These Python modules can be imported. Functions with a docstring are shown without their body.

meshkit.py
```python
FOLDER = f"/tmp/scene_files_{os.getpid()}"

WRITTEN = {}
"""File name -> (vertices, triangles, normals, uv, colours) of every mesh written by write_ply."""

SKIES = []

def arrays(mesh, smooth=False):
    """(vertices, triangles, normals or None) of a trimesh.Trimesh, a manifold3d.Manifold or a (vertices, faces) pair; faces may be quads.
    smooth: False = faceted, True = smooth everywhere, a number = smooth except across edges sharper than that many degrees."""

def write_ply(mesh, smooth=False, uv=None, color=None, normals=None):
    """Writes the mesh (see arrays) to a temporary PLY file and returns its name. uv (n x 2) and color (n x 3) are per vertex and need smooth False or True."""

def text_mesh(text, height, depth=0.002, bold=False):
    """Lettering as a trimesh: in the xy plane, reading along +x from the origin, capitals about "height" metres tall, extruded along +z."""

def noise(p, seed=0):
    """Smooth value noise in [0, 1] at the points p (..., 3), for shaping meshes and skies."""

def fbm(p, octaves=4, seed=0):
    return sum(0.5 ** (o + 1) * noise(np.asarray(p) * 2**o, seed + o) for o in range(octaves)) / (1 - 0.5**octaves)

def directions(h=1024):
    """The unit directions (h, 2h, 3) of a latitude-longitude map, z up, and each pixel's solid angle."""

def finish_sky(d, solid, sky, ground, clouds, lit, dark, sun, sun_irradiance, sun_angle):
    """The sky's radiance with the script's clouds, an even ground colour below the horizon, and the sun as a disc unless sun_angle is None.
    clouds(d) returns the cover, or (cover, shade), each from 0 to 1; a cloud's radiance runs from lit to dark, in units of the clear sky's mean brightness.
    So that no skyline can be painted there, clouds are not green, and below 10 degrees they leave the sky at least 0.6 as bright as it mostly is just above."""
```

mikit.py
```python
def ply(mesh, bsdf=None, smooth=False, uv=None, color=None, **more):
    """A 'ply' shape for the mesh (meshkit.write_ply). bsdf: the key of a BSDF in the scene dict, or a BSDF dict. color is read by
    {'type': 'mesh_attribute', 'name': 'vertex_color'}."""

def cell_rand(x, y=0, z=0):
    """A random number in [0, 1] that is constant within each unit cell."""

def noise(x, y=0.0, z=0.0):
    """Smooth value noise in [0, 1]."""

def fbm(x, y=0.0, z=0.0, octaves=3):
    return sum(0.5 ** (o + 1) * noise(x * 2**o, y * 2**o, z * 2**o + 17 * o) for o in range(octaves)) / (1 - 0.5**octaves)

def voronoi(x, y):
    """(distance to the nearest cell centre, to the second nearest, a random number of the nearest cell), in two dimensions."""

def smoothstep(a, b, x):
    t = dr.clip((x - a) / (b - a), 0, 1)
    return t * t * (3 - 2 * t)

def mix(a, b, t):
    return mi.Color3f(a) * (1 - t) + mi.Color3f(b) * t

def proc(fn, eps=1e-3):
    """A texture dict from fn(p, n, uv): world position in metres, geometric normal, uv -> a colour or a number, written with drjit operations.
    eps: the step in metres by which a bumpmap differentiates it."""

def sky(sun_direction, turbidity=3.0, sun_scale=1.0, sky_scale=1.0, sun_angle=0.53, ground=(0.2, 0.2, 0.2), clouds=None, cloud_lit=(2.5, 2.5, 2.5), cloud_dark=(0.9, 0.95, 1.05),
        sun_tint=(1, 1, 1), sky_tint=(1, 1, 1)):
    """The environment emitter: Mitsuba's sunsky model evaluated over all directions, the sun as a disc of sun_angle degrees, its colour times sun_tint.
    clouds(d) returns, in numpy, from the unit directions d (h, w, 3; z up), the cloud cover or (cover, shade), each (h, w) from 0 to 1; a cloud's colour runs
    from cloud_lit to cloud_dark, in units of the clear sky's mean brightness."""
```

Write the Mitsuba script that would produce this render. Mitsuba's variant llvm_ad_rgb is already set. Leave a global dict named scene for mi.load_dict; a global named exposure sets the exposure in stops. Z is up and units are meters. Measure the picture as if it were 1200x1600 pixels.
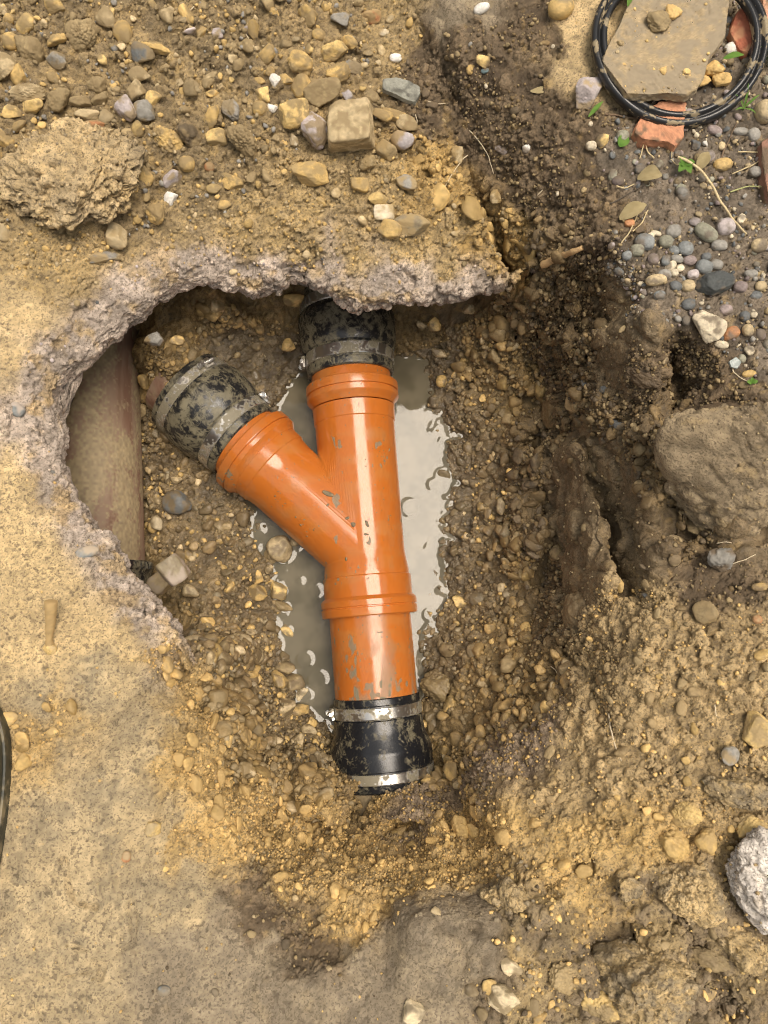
import math, random
import numpy as np, trimesh, manifold3d, shapely
import mitsuba as mi, drjit as dr
import mikit, meshkit
from scipy.spatial import cKDTree
from scipy.interpolate import LinearNDInterpolator, NearestNDInterpolator
from scipy.ndimage import gaussian_filter, gaussian_filter1d, map_coordinates

random.seed(7)
RNG = np.random.default_rng(7)
T = mi.ScalarTransform4f
scene, labels = {}, {}

# ------------------------------------------------------------------ camera, sky, exposure
CAM_H, PITCH, FPX = 1.08, math.radians(8.0), 1203.0
FWD = np.array([0, math.sin(PITCH), -math.cos(PITCH)])
UPV = np.array([0, math.cos(PITCH), math.sin(PITCH)])
EYE = np.array([0, 0, CAM_H])
scene['camera'] = {'type': 'perspective', 'fov': math.degrees(2 * math.atan(600 / FPX)), 'fov_axis': 'x',
                   'to_world': T().look_at(origin=EYE.tolist(), target=(EYE + FWD).tolist(), up=UPV.tolist()),
                   'near_clip': 0.02, 'far_clip': 500.0}
def overcast(d):
    el = np.clip(d[..., 2], 0, 1)
    n = meshkit.fbm(d * 2.5 + 4, 3, 3)
    return np.ones_like(el), np.clip(1.0 - el + 0.5 * (n - 0.5), 0, 1)
scene['sky'] = mikit.sky((0.255, 0.085, 0.963), turbidity=3, sun_scale=0.30, sun_angle=36, clouds=overcast,
                         cloud_lit=(0.80, 0.80, 0.80), cloud_dark=(0.18, 0.18, 0.18), sun_tint=(0.96, 1.0, 1.07))
exposure = 3.25

# ------------------------------------------------------------------ pixel of the photograph -> point at a real height
def at(u, v, z=0.0):
    d = FWD + (u - 600) / FPX * np.array([1, 0, 0]) + (800 - v) / FPX * UPV
    return EYE + d * ((z - CAM_H) / d[2])
def mpp(u, v, z=0.0):                                   # metres per photo pixel there
    d = FWD + (u - 600) / FPX * np.array([1, 0, 0]) + (800 - v) / FPX * UPV
    return ((z - CAM_H) / d[2]) / FPX
def sstep(a, b, x):
    t = np.clip((x - a) / (b - a), 0, 1)
    return t * t * (3 - 2 * t)
fbm, vnoise = meshkit.fbm, meshkit.noise

# ------------------------------------------------------------------ height control points (u, v, z)
SURF = [(0,0,-.01),(200,0,-.015),(400,0,-.025),(600,0,-.05),(600,200,-.065),(400,200,-.045),(200,200,-.03),(0,200,-.02),
 (700,300,-.10),(600,350,-.095),(400,350,-.075),(200,380,-.05),(0,400,-.03),(780,420,-.12),(680,440,-.125),(550,440,-.125),
 (400,430,-.105),(280,420,-.075),(100,500,-.04),(50,700,-.02),(0,900,0),(150,900,-.012),(100,1050,0),(250,1000,-.015),(300,1040,-.045),
 (0,1200,.008),(110,600,-.05),(120,300,0.0),(250,300,-.045),(0,550,-.02),
 # right of / below the slab
 (640,40,-.055),(700,150,-.062),(755,250,-.085),(800,330,-.10),(845,400,-.11),(870,440,-.12),
 (690,20,-.01),(760,90,-.01),(800,30,.0),(850,210,-.02),(905,330,-.035),(960,400,0),(1000,500,0),(1100,500,.01),(1200,550,.012),
 (950,250,0),(1200,300,.01),(1100,100,.012),(900,100,.01),(1050,0,.012),(1200,0,.012),(1200,430,.01),(1030,440,.004),(1000,540,-.008),
 (1100,560,-.005),(1040,590,-.04),
 (884,490,-.17),(915,470,-.085),(945,520,-.055),(968,565,-.045),(900,520,-.19),(884,550,-.21),(895,600,-.21),(935,630,-.15),(985,610,-.055),(965,660,-.13),(890,700,-.20),(892,800,-.19),(905,900,-.17),(925,720,-.18),(930,860,-.16),(900,1000,-.15),(900,1100,-.11),
 (962,750,-.20),(968,850,-.20),(1005,700,-.075),(1008,770,-.075),(1015,850,-.065),(925,790,-.18),(975,950,-.085),(960,1050,-.05),(1040,640,-.075),(1060,590,-.065),(1090,770,-.10),(1080,860,-.06),(1020,760,-.09),
 (1030,950,-.04),(1000,1100,-.025),(1100,1000,-.01),
 (1075,690,-.01),(1130,650,.012),(1200,640,.02),(1120,720,.0),(1160,700,.03),(1200,750,.03),(1150,820,.012),(1200,860,0),(1130,900,-.03),(1200,950,0),
 (1000,1200,-.012),(1100,1200,0),(1200,1200,.02),(1000,1400,0),(1200,1400,.02),(1000,1600,.02),(1200,1600,.03),(900,1500,0),(850,1600,.01),
 (280,1120,-.03),(320,1220,-.06),(380,1320,-.06),(440,1370,-.065),(260,1200,-.01),
 (500,1420,-.06),(520,1475,-.04),(600,1400,-.075),(700,1390,-.055),(800,1340,-.055),(900,1260,-.05),
 (0,1600,0),(300,1600,0),(600,1600,.004),(560,1480,.0),(640,1425,.018),(700,1440,.022),(780,1430,.012),(200,1400,0),(100,1250,.008),(0,1250,.008),(450,1500,-.008),(400,1440,-.012),
 (850,1430,.0),(930,1340,-.01),
 (310,1065,-.07),(345,1130,-.09),(360,1190,-.10),(400,1240,-.12),(450,1270,-.14),(520,1312,-.14),(600,1314,-.15),(670,1296,-.15),(760,1203,-.15),(830,1150,-.14),
 (520,1355,-.095),(600,1355,-.105),(680,1335,-.10),(760,1280,-.10),(850,1210,-.09)]
HOLE = [(460,640,-.50),(450,570,-.46),(310,535,-.39),(250,475,-.33),(400,490,-.39),(330,455,-.25),(330,500,-.335),(280,500,-.35),(420,460,-.31),(500,440,-.37),(600,450,-.37),
 (680,500,-.44),(740,480,-.37),(800,470,-.28),(830,470,-.22),(650,580,-.49),(660,700,-.50),(670,800,-.50),(660,880,-.495),(655,1000,-.475),(660,1060,-.478),
 (720,600,-.455),(735,700,-.458),(715,800,-.473),(725,900,-.452),(720,1000,-.43),(715,1100,-.405),(770,600,-.41),(780,700,-.42),(790,800,-.42),(780,900,-.41),(770,1000,-.38),(770,1100,-.34),
 (420,770,-.49),(470,950,-.50),(500,1000,-.50),(490,1080,-.50),(445,880,-.49),(412,850,-.478),(380,900,-.445),(350,800,-.455),(300,720,-.45),(265,760,-.44),(262,850,-.43),(300,900,-.405),
 (330,980,-.39),(380,1050,-.40),(420,1000,-.46),(445,1100,-.445),(470,1160,-.43),(410,1150,-.38),(255,560,-.305),(236,545,-.305),(275,530,-.32),(300,540,-.36),(232,578,-.335),(225,600,-.42),(240,612,-.42),(215,540,-.33),(695,590,-.458),(672,556,-.462),(700,640,-.462),(700,700,-.472),(706,850,-.466),(455,700,-.485),(440,740,-.478),(425,660,-.47),
 (560,700,-.52),(580,900,-.52),(590,1050,-.52),(595,1180,-.50),(478,1212,-.42),(510,1240,-.45),(545,1250,-.45),(600,1252,-.45),(655,1244,-.45),(695,1212,-.42),(735,1150,-.35),
 (830,520,-.31),(846,560,-.36),(848,620,-.385),(850,700,-.39),(850,800,-.39),(850,900,-.36),(846,1000,-.31),(835,1080,-.25),
 (100,600,-.47),(60,700,-.47),(150,500,-.45),(200,430,-.40),(120,800,-.47),(180,880,-.48),(250,965,-.41),(238,895,-.485),(236,930,-.475),(205,910,-.49),(255,870,-.455),(60,560,-.46),(150,600,-.47),(150,700,-.48),(170,800,-.48),(210,600,-.48),(220,700,-.475),(225,800,-.475),(205,530,-.47),(285,1015,-.24),(200,340,-.22),(350,370,-.27),(450,380,-.32),(600,390,-.33),
 (700,400,-.30),(780,410,-.22),(350,260,-.14),(500,260,-.15),(650,290,-.17),(100,360,-.12),(0,600,-.14),(0,800,-.13),(100,950,-.12),(200,1030,-.09)]

# ------------------------------------------------------------------ broken edge of the concrete slab and where its top sheet ends
LIP = [(835,425),(800,440),(760,448),(720,458),(680,465),(640,470),(600,476),(560,478),(540,470),(520,455),(500,447),(470,443),(440,448),(400,452),(370,446),(340,438),(310,434),(280,436),
 (255,447),(230,462),(208,478),(188,492),(178,510),(158,524),(140,544),(110,568),(86,596),(82,628),(96,660),(98,690),(100,725),(113,760),(140,812),(158,834),(180,852),(194,877),
 (211,905),(232,932),(264,962),(284,990),(298,1020),(304,1050)]
SEAM = [(292,1085),(250,1125),(160,1180),(60,1225),(-60,1250),(-330,1250),(-330,-330),(690,-330),(668,0),(690,100),(745,200),(800,300),(838,370),(845,400)]
def lipz(u, v): return -.09 - .075 * sstep(150, 500, u)
lip = np.array([at(u, v, lipz(u, v))[:2] for u, v in LIP])
seam = np.array([at(u, v, -.05)[:2] for u, v in SEAM])
def resample(p, step):
    s = np.r_[0, np.cumsum(np.linalg.norm(np.diff(p, axis=0), axis=1))]
    t = np.arange(0, s[-1], step)
    return np.stack([np.interp(t, s, p[:, k]) for k in (0, 1)], 1)
lip_s = resample(lip, .001)
lip_s = np.stack([gaussian_filter1d(lip_s[:, k], 7, mode='nearest') for k in (0, 1)], 1)
lip_n = np.gradient(lip_s, axis=0); lip_n /= np.linalg.norm(lip_n, axis=1, keepdims=True)
lip_n = np.stack([-lip_n[:, 1], lip_n[:, 0]], 1)
seam_s = resample(np.vstack([lip_s[-1], seam, lip_s[0]]), .002)
slab_poly = shapely.Polygon(np.vstack([lip_s, seam_s]))
if not slab_poly.is_valid: slab_poly = slab_poly.buffer(0)
lip_tree, seam_tree = cKDTree(lip_s), cKDTree(seam_s)
if not slab_poly.contains(shapely.Point(lip_s[len(lip_s) // 2] + .01 * lip_n[len(lip_s) // 2])): lip_n = -lip_n   # points into the slab

def field(points, h=.006, sig=.011):
    """Heights interpolated between control points, smoothed, as a function of x, y; level far away."""
    P = np.array([at(u, v, z) for u, v, z in points])
    far = [(x, y, .0) for x in (-3, -1.2, 0, 1.2, 3) for y in (-3, -1.0, .3, 1.5, 3) if max(abs(x) / 1.2, abs(y - .3) / 1.2) > .95]
    P = np.vstack([P, far])
    gx, gy = np.arange(-1.1, 1.1, h), np.arange(-1.0, 1.5, h)
    X, Y = np.meshgrid(gx, gy, indexing='ij')
    Z = LinearNDInterpolator(P[:, :2], P[:, 2])(X, Y)
    Z = gaussian_filter(Z, sig / h, mode='nearest')
    return lambda x, y: map_coordinates(Z, [(np.clip(x, -1.09, 1.09) + 1.1) / h, (np.clip(y, -.99, 1.48) + 1.0) / h], order=1)

def slab_dist(x, y):
    p = np.stack([x, y], 1)
    inside = shapely.contains_xy(slab_poly, x, y)
    dl, il = lip_tree.query(p, workers=-1); ds, _ = seam_tree.query(p, workers=-1)
    return inside, dl, il, ds
top_field = field(SURF)
surf_xy = np.array([at(*s)[:2] for s in SURF])
ins, dl_, _, ds_ = slab_dist(surf_xy[:, 0], surf_xy[:, 1])
SLABN = 31                                              # the first control points belong to the slab alone
low_pts = [s for k, (s, i, d, l) in enumerate(zip(SURF, ins, ds_, dl_)) if not (i and d > .05) and not (k < SLABN and d > .05 and l < .12)] + HOLE
low_pts += [s[:2] + (s[2] - .05,) for s, i, d, l in zip(SURF, ins, ds_, dl_) if i and d > .08 and l > .24]
low_field = field(low_pts)

# ------------------------------------------------------------------ zones of soil: colours A and B, heights in mm of lumps 40 / 16 / 7 mm wide and of grain, wetness
ZONES = {
 'sand':     ((.54,.415,.225),(.42,.325,.18), 3, 1.5, 1.5, .6, .05),
 'sandy':    ((.47,.33,.135),(.37,.265,.12), 6, 8, 6, 1.0, .05),
 'dust':     ((.43,.345,.205),(.285,.235,.15), 1.5,.7,.7,.5, .1),
 'mud':      ((.26,.215,.145),(.20,.165,.115), 4, 1.3, .9, .4, .25),
 'mudrough': ((.30,.23,.12),(.16,.125,.08), 13, 9, 5, .7, .2),
 'soil':     ((.10,.072,.043),(.155,.115,.07), 7, 7, 6, 1.1, .1),
 'wall':     ((.175,.125,.06),(.12,.087,.046), 15, 12, 6, 1.0, .3),
 'smear':    ((.20,.15,.085),(.155,.118,.068), 7, 2.2, 1.5, .6, .4),
 'bank':     ((.28,.21,.11),(.38,.285,.15), 9, 9, 6.5, 1.2, .1),
 'rubble':   ((.30,.225,.115),(.18,.138,.077), 9, 9, 6, 1.0, .05),
 'finer':    ((.41,.305,.145),(.29,.22,.115), 6, 6, 6, 1.1, .05),
 'cake':     ((.40,.275,.105),(.27,.19,.08), 11, 12, 5, .8, .1),
 'concrete': ((.52,.445,.375),(.31,.265,.225), 13, 7, 2.5, .9, .05),
 'boulder':  ((.50,.385,.21),(.33,.26,.155), 6, 6, 6, 1.2, .05),
 'block':    ((.27,.215,.135),(.19,.15,.095), 6, 3.5, 2.5, .8, .15),
 'lump':     ((.43,.325,.165),(.225,.185,.12), 7, 4, 2.5, .7, .2),
 'whiterock': ((.78,.75,.69),(.48,.45,.41), 7, 4, 2.5, .8, .05),
 'lime':     ((.27,.212,.15),(.20,.155,.11), 9, 7, 4, .8, .1),
 'floor':    ((.135,.10,.053),(.19,.143,.077), 11, 12, 6, .8, .65),
 'floory':   ((.23,.162,.07),(.165,.12,.056), 12, 13, 6, .8, .45),
 'wetmud':   ((.125,.098,.06),(.16,.126,.076), 11, 7, 4, .5, .95),
 'gravel':   ((.115,.095,.07),(.17,.14,.105), 5, 5, 5, 1.0, .2),
}
ZONES = {k: (tuple(np.array(t[0]) * (1.035, 1.0, .97)), tuple(np.array(t[1]) * (1.03, 1.0, .97)), *t[2:]) for k, t in ZONES.items()}
ZNAMES = list(ZONES)
ZP = [(u, v, z) for z, pts in {
 'rubble': [(50,50),(150,80),(250,60),(60,150),(200,150),(300,120),(400,60),(450,100),(520,60),(560,120),(480,170),(560,190),(350,200),(420,220),(300,250),(250,330),(330,320),(400,280),(60,230),(500,20),(380,130),(20,280)],
 'finer': [(60,420),(130,430),(200,400),(280,370),(360,390),(440,350),(460,290),(520,300),(560,400),(480,400),(640,390),(700,420),(600,270),(400,330),(700,350),(620,30),(600,90)],
 'cake': [(680,250),(720,290),(760,340),(690,320),(740,390),(790,400),(780,360),(820,420),(660,240)],
 'sand': [(30,780),(80,800),(120,850),(30,850),(60,920),(150,950),(100,900),(200,950),(40,480),(20,560),(60,1000),(240,980),(10,740),(90,1010)],
 'concrete': [(80,560),(150,500),(220,450),(60,620),(90,680),(130,720),(110,650),(170,870),(190,840),(230,920),(260,945),(300,425),(120,520),(60,660),(140,800)],
 'dust': [(60,1100),(150,1060),(250,1060),(100,1180),(200,1150),(60,1280),(120,1380),(180,1300),(60,1450),(30,1550),(140,1500),(220,1400),(260,1300),(300,1380),(170,1230),(20,1380)],
 'sandy': [(270,1030),(300,1090),(310,1150),(280,1200),(330,1230),(380,1270),(450,1300),(520,1320),(600,1320),(560,1380),(640,1370),(700,1330),(480,1370),(280,1310),(340,1310),(720,1290),(760,1330),(800,1310),(620,1290),(560,1440),(520,1450),(90,1110),(70,1170),(900,1330),(870,1370),(930,1420),(960,1300),(1020,1290),(700,1360),(420,1240)],
 'mud': [(400,1560),(300,1550),(480,1540),(560,1500),(620,1450),(680,1470),(740,1480),(560,1570),(640,1530),(700,1560),(420,1490),(280,1470),(740,1430),(350,1450)],
 'mudrough': [(800,1470),(850,1420),(900,1480),(850,1540),(760,1560),(960,1480),(1050,1440),(1100,1440),(1150,1450),(1050,1580),(1150,1560),(880,1580),(800,1590),(830,1400),(1000,1380),(1190,1540),(930,1540),(1100,1540)],
 'soil': [(720,60),(760,140),(800,180),(680,170),(740,210),(820,110),(850,180),(880,60),(860,250),(900,200),(660,80),(640,150),(780,240),(820,300),(880,320),(920,280),(930,380),(960,330),(800,40),(850,20),(1080,600),(1020,560),(1000,620),(1050,540),(400,1425),(450,1440),(415,1400),(470,1485),(500,1490)],
 'mud ': [(700,30),(740,20)],
 'gravel': [(1000,300),(1050,360),(1100,420),(1000,400),(1150,350),(1180,250),(1100,250),(1150,480),(1180,550),(1050,300),(980,240),(1020,450),(1120,200),(1190,150),(1060,480),(1100,330),(1180,420)],
 'sand ': [(930,40),(905,90),(900,60)],
 'wall': [(850,350),(880,400),(900,450),(870,500),(850,560),(880,600),(830,500),(920,520),(1000,680),(1020,720),(980,700),(940,660),(850,640),(1060,780),(1080,840),(1040,620),(840,430),(820,680),(820,760),(830,850),(840,920),(860,980),(1000,640)],
 'smear': [(960,470),(985,520),(960,540),(1020,530),(880,720),(900,760),(890,800),(960,780),(985,830),(1010,880),(890,860),(940,720),(1150,720),(1180,700),(1170,780),(1120,760),(1190,830),(920,900),(950,580),(872,720),(872,790),(884,870),(905,700),(930,760),(950,900),(972,700),(992,745),(1000,800),(960,800),(930,850),(1030,820)],
 'bank': [(960,950),(1000,1000),(1050,1050),(1100,1000),(1000,1100),(1080,1130),(960,1060),(920,1120),(1150,1050),(1120,1160),(980,1180),(1050,1200),(900,1180),(1030,930),(940,1200),(870,1220),(1180,1000),(1150,1200)],
 'soil ': [(1100,880),(1150,920),(1090,930),(1050,860),(1120,640),(1060,660)],
 'floory': [(250,480),(300,460),(350,490),(400,500),(440,480),(280,520),(240,520),(780,540),(790,600),(750,560),(800,660),(790,980),(760,1050),(720,1080),(740,1120),(800,1050),(830,1060),(700,1160),(480,1220),(420,1210),(370,1150),(340,1090),(800,880),(830,1110),(720,1200),(380,1200),(560,1245)],
 'floor': [(300,740),(260,780),(300,840),(340,880),(260,880),(330,940),(300,960),(360,980),(380,920),(420,960),(400,1050),(430,1100),(450,1150),(480,1180),(350,1030),(740,480),(700,480),(740,640),(760,700),(770,760),(760,820),(770,920),(720,960),(700,1040),(680,1100),(400,860),(380,800)],
 'wetmud': [(650,620),(690,650),(700,700),(710,760),(720,820),(700,880),(690,920),(650,560),(460,560),(430,590),(440,700),(380,770),(420,830),(470,900),(470,1000),(490,1080),(340,760),(660,1050),(600,700),(600,1000),(360,550),(680,560)],
 'concrete ': [(420,430),(480,425),(540,440),(600,450),(650,450),(700,445),(760,440),(620,430),(520,420)],
 'lime': [(660,1252),(720,1222),(780,1185),(825,1155),(850,1140),(620,1275)],
}.items() for u, v in pts]

def low_or_top(u, v, z0=-.1):
    """The height of the bare sheet that is seen at this pixel."""
    z = z0
    for _ in range(12):
        p = at(u, v, z)
        i = shapely.contains_xy(slab_poly, p[0], p[1])
        zn = float((top_field if i else low_field)(np.array([p[0]]), np.array([p[1]]))[0])
        z = .5 * z + .5 * zn
    return z
ZPOS = np.array([at(u, v, low_or_top(u, v)) for u, v, _ in ZP])
ZIDX = np.array([ZNAMES.index(z.strip()) for *_, z in ZP])
ztree = cKDTree(ZPOS)
FACET = {'concrete': .9, 'wall': .45, 'cake': .5, 'floory': .4, 'rubble': .45, 'sandy': .3, 'bank': .3, 'floor': .3, 'mudrough': .35, 'smear': .2}
BROAD = {'rubble': 9, 'finer': 6, 'lime': 8, 'wall': 26, 'smear': 15, 'mudrough': 16, 'floory': 10, 'floor': 12, 'wetmud': 20, 'cake': 8, 'soil': 7, 'bank': 9, 'sandy': 7, 'concrete': 10}
ZTAB = np.array([[*ZONES[z][0], *ZONES[z][1], *ZONES[z][2:], FACET.get(z, .1), BROAD.get(z, 3)] for z in ZNAMES])
def zones_at(p):
    """Blended zone numbers (n, 11) and the zone weights' leader at the points, with ragged borders."""
    w = .03 * np.stack([fbm(p * 14 + k * 31, 3, k) - .5 for k in range(3)], 1) + .02 * np.stack([fbm(p * 55 + k * 17, 2, k + 5) - .5 for k in range(3)], 1)
    d, i = ztree.query(p + 2.0 * w, k=5, workers=-1)
    wt = 1 / (d * d + .006 ** 2) ** 2.2
    wt /= wt.sum(1, keepdims=True)
    return np.einsum('nk,nkc->nc', wt, ZTAB[ZIDX[i]]), ZIDX[i[:, 0]]

# ------------------------------------------------------------------ sheets
def grid_faces(nx, ny):
    i, j = np.meshgrid(np.arange(nx - 1), np.arange(ny - 1), indexing='ij')
    a = (i * ny + j).ravel()
    return np.vstack([np.stack([a, a + ny, a + ny + 1], 1), np.stack([a, a + ny + 1, a + 1], 1)])
def normals(v, f):
    n = np.zeros_like(v); c = np.cross(v[f[:, 1]] - v[f[:, 0]], v[f[:, 2]] - v[f[:, 0]])
    for k in range(3):
        for a in range(3): n[:, a] += np.bincount(f[:, k], c[:, a], len(v))
    return n / np.maximum(np.linalg.norm(n, axis=1, keepdims=True), 1e-12)
def refine(v, f, attrs, longest, rounds=2):
    """Splits every edge longer than that (a number per vertex), its two triangles with it, so that no cracks open."""
    for _ in range(rounds):
        e = np.sort(np.stack([f, np.roll(f, -1, 1)], -1).reshape(-1, 2), 1)
        key = e[:, 0].astype(np.int64) * len(v) + e[:, 1]
        uk, inv = np.unique(key, return_inverse=True); a, b = uk // len(v), uk % len(v)
        cut = np.linalg.norm(v[a] - v[b], axis=1) > np.maximum(longest[a], longest[b])
        mid = np.full(len(uk), -1); mid[cut] = len(v) + np.arange(cut.sum())
        m = mid[inv].reshape(-1, 3)                                       # new vertex on edges 01, 12, 20
        half = lambda q: np.concatenate([q, (q[a[cut]] + q[b[cut]]) / 2])
        v = half(v); longest = half(longest); attrs = [half(q) for q in attrs]
        out = [f[(m < 0).all(1)]]
        for k in range(3):                                                  # one edge cut
            g = (m[:, k] >= 0) & (m[:, (k + 1) % 3] < 0) & (m[:, (k + 2) % 3] < 0); F = np.roll(f[g], -k, 1); M = m[g, k]
            out += [np.stack([F[:, 0], M, F[:, 2]], 1), np.stack([M, F[:, 1], F[:, 2]], 1)]
            g = (m[:, k] < 0) & (m[:, (k + 1) % 3] >= 0) & (m[:, (k + 2) % 3] >= 0); F = np.roll(f[g], -k, 1); M1, M2 = m[g, (k + 1) % 3], m[g, (k + 2) % 3]
            out += [np.stack([F[:, 0], F[:, 1], M1], 1), np.stack([F[:, 0], M1, M2], 1), np.stack([M2, M1, F[:, 2]], 1)]
        g = (m >= 0).all(1); F, M = f[g], m[g]
        out += [np.stack([F[:, 0], M[:, 0], M[:, 2]], 1), np.stack([F[:, 1], M[:, 1], M[:, 0]], 1), np.stack([F[:, 2], M[:, 2], M[:, 1]], 1), M]
        f = np.vstack(out)
    return v, f, attrs
def worley(p, cell, area, rng, keep=None):
    """Rounded lumps with cracks between them: (height 0..1, random number of the lump) at the points p."""
    src = p if keep is None else p[keep]
    m = max(8, int(1.1 * area / cell ** 2))
    seeds = src[rng.choice(len(src), min(m, len(src)), replace=False)] + rng.normal(0, .12 * cell, (min(m, len(src)), 3))
    d, i = cKDTree(seeds).query(p, k=2, workers=-1)
    r = rng.random(len(seeds))[i[:, 0]]
    h = np.sqrt(np.clip(1 - (d[:, 0] / (1.05 * cell)) ** 2, 0, 1)) * (.35 + .65 * r) * (.25 + .75 * sstep(0, .22 * cell, d[:, 1] - d[:, 0]))
    return h, r, (r - .5) * .9 + .5 + .25 * (h - .5)
def roughen(v, f, zt, rng, core, amp=1.0, area=2.4):
    tones = []
    for cell, col, wob in ((.085, 12, .02), (.040, 6, .010), (.016, 7, .004), (.0075, 8, .0015)):
        n = normals(v, f)
        q = v + wob * np.stack([fbm(v * (.55 / cell) + 9 * k, 2, k + 3) - .5 for k in range(3)], 1) * 2
        h, r, flat = worley(q, cell, area, rng, core); h = h * (1 - zt[:, 11]) + flat * zt[:, 11]
        patch = sstep(.25, .6, fbm(v * (.12 / cell) + 40, 2, 11))             # lumps come and go
        v = v + n * ((h - .45) * zt[:, col] * (.45 + .75 * patch) * 1e-3 * amp)[:, None]
        if cell < .05: tones.append(r)
    n = normals(v, f)
    g = (fbm(v * 330, 2, 21) - .5) * 2.2 + (vnoise(v * 700, 5) - .5)
    v = v + n * (g * zt[:, 9] * 1e-3)[:, None]
    return v, tones
def paint(v, zt, tones, rng):
    """Real differences of material: soils mix in patches, each lump has its own tone."""
    t = sstep(.35, .65, fbm(v * 22, 4, 31) * .75 + .25 * tones[1])
    c = zt[:, 0:3] * (1 - t)[:, None] + zt[:, 3:6] * t[:, None]
    k = 1 + .30 * (tones[0] - .5) * (zt[:, 6] > 3) + .34 * (tones[1] - .5) * np.clip(zt[:, 7] / 5, .1, 1) + .32 * (tones[2] - .5) + .45 * (vnoise(v * 420, 3) - .5)
    och = sstep(.62, .75, fbm(v * 60 + 7, 3, 41))                     # ochre sand mixed into the darker soils
    c = c * k[:, None]
    return np.clip(c + och[:, None] * np.array([.10, .065, .018]) * np.clip(zt[:, 7:8] / 5, 0, 1), .01, .9)

STEP = .0024
core_x, core_y = np.arange(-.68, .68, STEP), np.arange(-.57, 1.05, STEP)
def stretch(c):
    g = np.cumsum(STEP * 1.3 ** np.arange(1, 40)); g = np.r_[g[g < 60], 60]
    return np.r_[c[0] - g[::-1], c, c[-1] + g]
def smooth_relief(x, y):
    p = np.stack([x, y, 0 * x], 1)
    return .012 * (fbm(p * 9, 3, 2) - .5) + .03 * (fbm(p * 1.2, 2, 8) - .5) * sstep(.8, 3, np.hypot(x, y - .25))

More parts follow.
